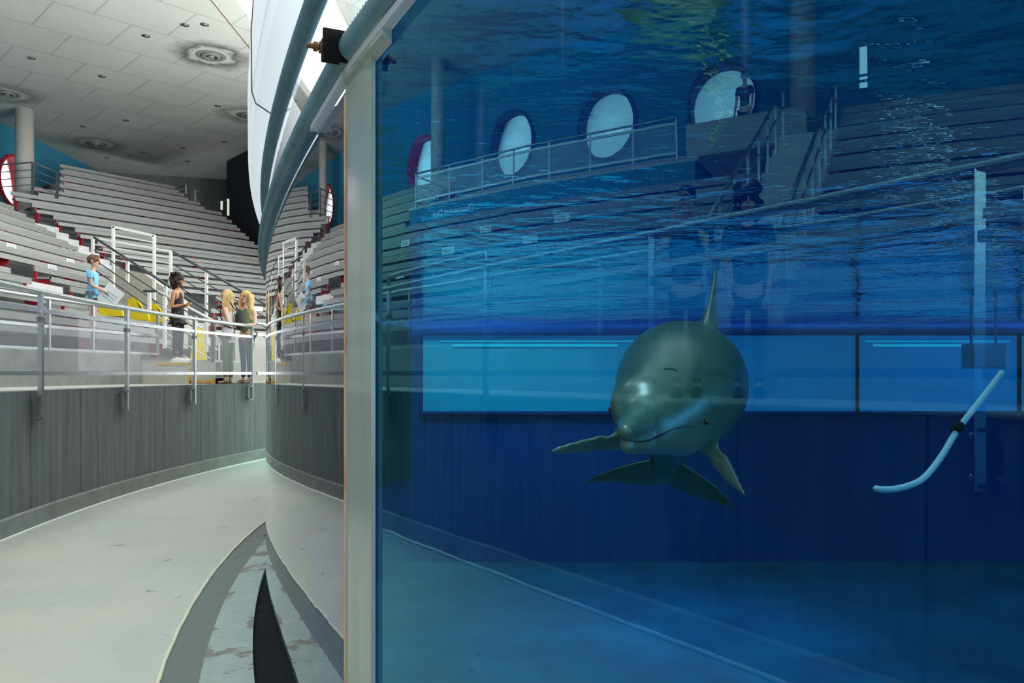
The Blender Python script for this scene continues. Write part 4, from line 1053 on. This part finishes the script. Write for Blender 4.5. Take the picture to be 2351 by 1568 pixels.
    mb = MB(); mb.ball((fx - hs * .02, 0, chin + hs * .26), (hs * .035, hs * .11, hs * .03), 10, 6); mb.build('mouth', 'lip', t)
    # hair
    mb = MB(); hc = (hx - hs * .07, 0, chin + hs * .63)
    st_ = g('style', 'short')
    mb.ball((hc[0], 0, hc[2]), (hs * .47, hs * .41, hs * .42), 18, 12)
    if st_ == 'short': mb.ball((hc[0] + hs * .22, 0, hc[2] + hs * .24), (hs * .26, hs * .3, hs * .14), 14, 8)
    if st_ == 'curly':
        rr = random.Random(3)
        for i in range(46):
            a = rr.uniform(0, 2 * PI); b = rr.uniform(-.9, 1); rad = hs * .46
            x_ = hc[0] - hs * .16 + math.cos(a) * rad * .85 * math.sqrt(1 - b * b * .6); y_ = math.sin(a) * rad * .9; z_ = hc[2] - hs * .18 + b * hs * .62
            if x_ > hx + hs * .16 and z_ < chin + hs * .85: continue
            mb.ball((x_, y_, z_), hs * rr.uniform(.13, .2), 8, 6)
        mb.ball((hc[0] - hs * .2, 0, hc[2] - hs * .5), (hs * .36, hs * .42, hs * .52), 14, 10)
    if st_ == 'long':
        for s in (-1, 1):
            for j in range(4):
                y0 = s * hs * (.30 + .03 * j); x0 = hx - hs * (.38 - .14 * j)
                mb.tube([(x0, y0, chin + hs * .75), (x0 - .01, y0 * 1.2, chin + hs * .35), (x0 + .015, y0 * 1.25, chin - hs * .1), (x0 + .0, y0 * 1.3, chin - hs * .55), (x0 + .02, y0 * 1.2, chin - hs * (.85 + .08 * j))], [hs * .14, hs * .15, hs * .15, hs * .13, hs * .05], 8)
        mb.ball((hx - hs * .34, 0, chin + hs * .05), (hs * .17, hs * .36, hs * .72), 12, 10)
    mb.build('hair', g('hair', 'hair_dark'), t)
    # top
    ex = g('loose', .012) * k_
    def TN(i, e=ex): n = N_[i]; return (n[0], n[1], n[2], n[3] + e, n[4] + e)
    hem = g('hem', .0)
    tn = [TN(pel, ex), TN(w1), TN(ch), (lean, 0, sh - .01 * k_, .07 * k_, .085 * k_)]; te = [(0, 1), (1, 2), (2, 3)]
    if hem: tn.append((0, 0, hip - hem * H, .10 * k_ + ex * 1.3, .14 * k_ + ex * 1.3)); te.append((0, 4))
    if g('sleeve', 0):
        for (s0, e0, f0, w0) in el_:
            a = Vector(N_[s0][:3]); b = Vector(N_[e0][:3]); i0 = len(tn); m_ = a.lerp(b, g('sleeve'))
            tn += [(*a, N_[s0][3] + ex, N_[s0][4] + ex), (*m_, .046 * k_ + ex, .046 * k_ + ex)]; te += [(2, i0), (i0, i0 + 1)]
    else:
        for s in (1, -1): i0 = len(tn); tn.append((lean, s * sw * .55, sh - .0 * k_, .022 * k_, .022 * k_)); te.append((2, i0))
    skin_mesh(g('top_name', 'shirt'), tn, te, g('top'), t, 2, 0)
    # trousers / shorts
    pn = [(0, 0, hip + .03, .098 * k_, .132 * k_)]; pe = []
    j = pel + 1
    legn = [(h3 + 1 + 6 * q) for q in (0, 1)]
    for L0 in legn:
        i0 = len(pn); pn.append(TN(L0, .010 * k_)); pe.append((0, i0))
        if g('leg_len', 1) >= .4:
            kn = N_[L0 + 1]; pn.append((kn[0], kn[1], kn[2] + (.03 if g('leg_len', 1) < .6 else 0), kn[3] + g('flare', .008) * k_, kn[4] + g('flare', .008) * k_)); pe.append((i0, i0 + 1))
        if g('leg_len', 1) >= .9:
            pn.append(TN(L0 + 2, .007 * k_)); pn.append((N_[L0 + 3][0], N_[L0 + 3][1], N_[L0 + 3][2] + .02, .036 * k_, .036 * k_)); pe += [(i0 + 1, i0 + 2), (i0 + 2, i0 + 3)]
    skin_mesh(g('bottom_name', 'trousers'), pn, pe, g('bottom'), t, 2, 0)
    for fx_, fy_ in feet:
        mb = MB(); q = g('shoe_kind', 'sneaker')
        if q == 'sneaker': mb.ball((fx_ + .05 * k_, fy_, .045), (.135 * k_, .048 * k_, .05), 14, 10); mb.box((fx_ + .05 * k_, fy_, .012), (.25 * k_, .085 * k_, .024))
        else:
            mb.box((fx_ + .06 * k_, fy_, .0), (.25 * k_, .085 * k_, .022))
            for xx in (.0, .05, .10): mb.tube([(fx_ + xx, fy_ - .045 * k_, .01), (fx_ + xx + .02, fy_ - .02, .068 - xx * .2), (fx_ + xx + .02, fy_ + .02, .068 - xx * .2), (fx_ + xx, fy_ + .045 * k_, .01)], .008, 6)
        mb.build('shoe' if q == 'sneaker' else 'sandal', g('shoe', 'white_paint'), t)
    return t, dict(hx=hx, sh=sh, chin=chin, hip=hip, sw=sw, k=k_, lean=lean, hs=hs, hands=hands, wst=wst)
M['tee_blue'] = simple('tee_blue', (.20, .55, .80), .8); M['shorts_grey'] = simple('shorts_grey', (.20, .20, .21), .8)
M['olive'] = simple('olive_cloth', (.13, .17, .07), .8); M['grey_tank'] = simple('grey_tank', (.58, .58, .62), .8); M['denim'] = simple('denim', (.03, .06, .11), .8)
M['black_cloth'] = simple('black_cloth', (.012, .012, .015), .8); M['dark_cloth'] = simple('dark_cloth', (.02, .035, .07), .8); M['leather'] = simple('brown_leather', (.09, .035, .02), .5)
def floral():
    m, nt, out = newmat('floral_black'); k = N(nt); p = k.n('BsdfPrincipled'); tc = k.n('TexCoord').outputs['Object']
    v = k.n('TexVoronoi'); v.inputs['Scale'].default_value = 15; k.l(tc, v.inputs['Vector'])
    k.l(k.ramp(v.outputs['Distance'], [(.24, (.50, .20, .16)), (.29, (.012, .012, .014))]), p.inputs['Base Color']); p.inputs['Roughness'].default_value = .8
    k.l(p.outputs[0], out.inputs[0]); return m
M['floral'] = floral()
def pz(px, Y): return (px - 1175.5) / F * Y
# boy with a white bag, standing on the second bench step
Yb = 14.6
t, q = person('boy in a light blue t-shirt and grey shorts holding a printed white bag', (pz(213, Yb), Yb, zk(1)), math.radians(8), 1.42,
    dict(style='short', hair='hair_brown', top='tee_blue', top_name='t_shirt', sleeve=.55, loose=.022, hem=.01, bottom='shorts_grey', bottom_name='shorts', leg_len=.5, flare=.0, shoe='rail_dark', arms=(((.02, .01, .60), (.20, -.05, .545)), ((.03, .01, .60), (.20, -.06, .535)))))
mb = MB(); hx_, hy_, hz_ = 0.25, -.06, .76
mb.box((.315, -.02, .56 * 1.42 - .13), (.34, .03, .36), axes=(Vector((.80, 0, -.6)), Vector((0, 1, 0)), Vector((.6, 0, .80))))
bag = mb.build('paper_bag', 'sign', None); bag.matrix_world = Matrix.Translation(Vector((pz(213, Yb), Yb, zk(1)))) @ Matrix.Rotation(math.radians(8), 4, 'Z')
tag(bag, 'white paper bag with a pale blue print in the hands of the boy', 'bag')
M['print_blue'] = simple('print_blue', (.35, .55, .65), .7)
mb = MB(); ax_ = (Vector((.80, 0, -.6)), Vector((0, 1, 0)), Vector((.6, 0, .80)))
for s_ in (-1, 1):
    for w_ in range(3): mb.box(Vector((.315, -.02 + s_ * .017, .665)) + ax_[2] * (.05 - .06 * w_), (.22, .003, .02), axes=ax_)
o = mb.build('print', 'print_blue', bag)
# woman in the black flowered top on the landing
Yw = 14.9
t, q = person('woman with dark curly hair in a black flowered top and black trousers', (pz(408, Yw), Yw, .20), math.radians(-4), 1.66,
    dict(skin='skin_brown', style='curly', hair='hair_dark', top='floral', top_name='flowered_top', loose=.028, hem=.06, bottom='black_cloth', shoe='white_paint', arms=(((.0, .01, .625), (.12, -.06, .655)), ((-.02, .015, .62), (.12, -.05, .64))), legs=((.02, .01), (.0, .01))))
# blonde woman with black drawstring bag, blonde woman behind
Yg_ = 14.45
t, q = person('blonde woman in a grey tank top and olive leggings, turned sideways', (pz(523, Yg_), Yg_, DZ), math.radians(184), 1.70,
    dict(style='long', hair='hair_blond', top='grey_tank', top_name='tank_top', loose=.02, hem=.03, bottom='olive', bottom_name='leggings', shoe='leather', shoe_kind='sandal', arms=(((-.08, .015, .63), (.08, -.03, .635)), ((-.08, .02, .63), (.08, -.06, .63))), legs=((.02, .01), (-.03, .015))))
mb = MB(); mb.ball((pz(547, Yg_ + .02), Yg_ + .10, DZ + 1.17), (.075, .13, .20), 16, 12)
bp = mb.build('drawstring_bag', 'black_cloth'); tag(bp, 'black drawstring bag on the back of the woman in the grey top', 'bag')
cx = pz(523, Yg_)
for s_ in (-1, 1):
    mb = MB(); y_ = Yg_ + s_ * .10; mb.tube([(cx + .14, y_, DZ + 1.36), (cx + .08, y_, DZ + 1.475), (cx - .0, y_, DZ + 1.48), (cx - .085, y_, DZ + 1.40), (cx - .10, y_ , DZ + 1.22), (cx - .02, y_ + s_ * .03, DZ + 1.05), (cx + .12, y_, DZ + 1.0)], .011, 6); mb.build('strap', 'black_cloth', bp)
Yh = 15.0
t, q = person('blonde woman in an olive halter top and ripped dark jeans facing the pool', (pz(566, Yh), Yh, DZ), math.radians(-112), 1.74,
    dict(style='long', hair='hair_blond', top='olive', top_name='halter_top', loose=.012, bottom='denim', bottom_name='jeans', shoe='leather', shoe_kind='sandal', broad=1.1, arms=(((.02, .03, .63), (.17, -.10, .625)), ((.02, .03, .63), (.17, -.08, .61))), legs=((.03, .01), (-.02, .0))))
# two visitors on the deck behind the camera's side, seen mirrored in the tank
t, q = person('man in a dark blue shirt raising both hands, seen mirrored in the tank', (-4.72, 2.55, DZ), math.radians(-12), 1.62,
    dict(style='short', hair='hair_dark', top='dark_cloth', sleeve=.6, loose=.03, bottom='black_cloth', shoe='black', arms=(((.16, .02, .70), (.26, -.09, .87)), ((.16, .02, .70), (.27, -.09, .86)))))
t, q = person('visitor with bushy dark hair in dark clothes, seen mirrored in the tank', (-5.0, 2.08, DZ), math.radians(-12), 1.62,
    dict(style='curly', hair='hair_dark', top='dark_cloth', sleeve=.6, loose=.03, bottom='black_cloth', shoe='black', arms=(((.02, .03, .62), (.10, 0, .50)), ((.02, .03, .62), (.10, 0, .50)))))
t, q = person('dark silhouette of a visitor standing before the porthole by the narrow aisle', (-18.2, 4.95, 4.6 + .75), math.radians(0), 1.9,
    dict(style='short', hair='hair_dark', top='dark_cloth', sleeve=.6, bottom='black_cloth', shoe='black', arms=(((.02, .03, .62), (.05, .06, .48)), ((.02, .03, .62), (.10, 0, .50)))))
mb = MB(); mb.box((-17.2, 4.4, 4.97), (3.4, 2.8, .74)); struct(mb.build('floor_upper.002', 'deck'))

# ================================================================= yellow signs, bin
def aframe(label, loc, rz, w_=.30, h=.62, txt=True, name='wet_floor_sign'):
    t = thing(name, label, 'floor sign', loc, None, rz)
    for s_ in (-1, 1):
        mb = MB(); b = s_ * .13
        mb.prism([(-w_ / 2, b, 0), (w_ / 2, b, 0), (w_ * .33, s_ * .02, h), (-w_ * .33, s_ * .02, h)], (0, s_ * .02, 0)); mb.build('board', 'yellow', t)
    mb = MB(); mb.tube([(-w_ * .3, 0, h - .01), (w_ * .3, 0, h - .01)], .018, 8); mb.build('hinge', 'yellow', t)
    if txt:
        for s_ in (-1,):
            for i, (wd, sz) in enumerate((('CAUTION', .05), ('WET', .06), ('FLOOR', .05))):
                tm = text_mesh(wd, sz); tm.materials.append(M['ink']); o = bpy.data.objects.new('lettering', tm); col.objects.link(o); o.parent = t
                zz = .30 - .09 * i; yy = -.13 - .005 + (.11 / h) * zz; o.location = (-len(wd) * sz * .31, yy - .006, zz)
    return t
aframe('yellow folding wet floor sign standing on the landing beside the pale railing', (pz(457, 15.45), 15.45, .25), math.radians(20), .30, .62)
for px, Y_, X_, z_, hgt, nm in ((250, 16.7, None, zk(2), .43, 'under the white bag of the boy'), (312, 18.0, None, zk(2), .52, 'in the middle between the other two behind the terrace railing'), (357, 18.6, None, zk(2), .44, 'smallest one, next to the landing railing')):
    c_ = at(px, 700, Y_)
    t = thing('folded_sign', 'yellow folded plastic sign ' + nm, 'floor sign', (c_.x, Y_, z_ + .0), 'yellow folded signs behind the terrace railing')
    pr = [(-.22, 0, 0), (.30, 0, 0), (.27, 0, hgt * .30), (.16, 0, hgt * .42), (.10, 0, hgt * .72), (.0, 0, hgt * .93), (-.09, 0, hgt), (-.17, 0, hgt * .92), (-.20, 0, hgt * .5)]
    mb = MB(); mb.prism(pr, (0, .05, 0)); mb.build('board', 'yellow', t)
    mb = MB(); mb.prism([(x * .8, y - .006, z * .92 + .01) for x, y, z in pr[2:8]], (0, .004, 0)); mb.build('raised_panel', 'yellow', t)
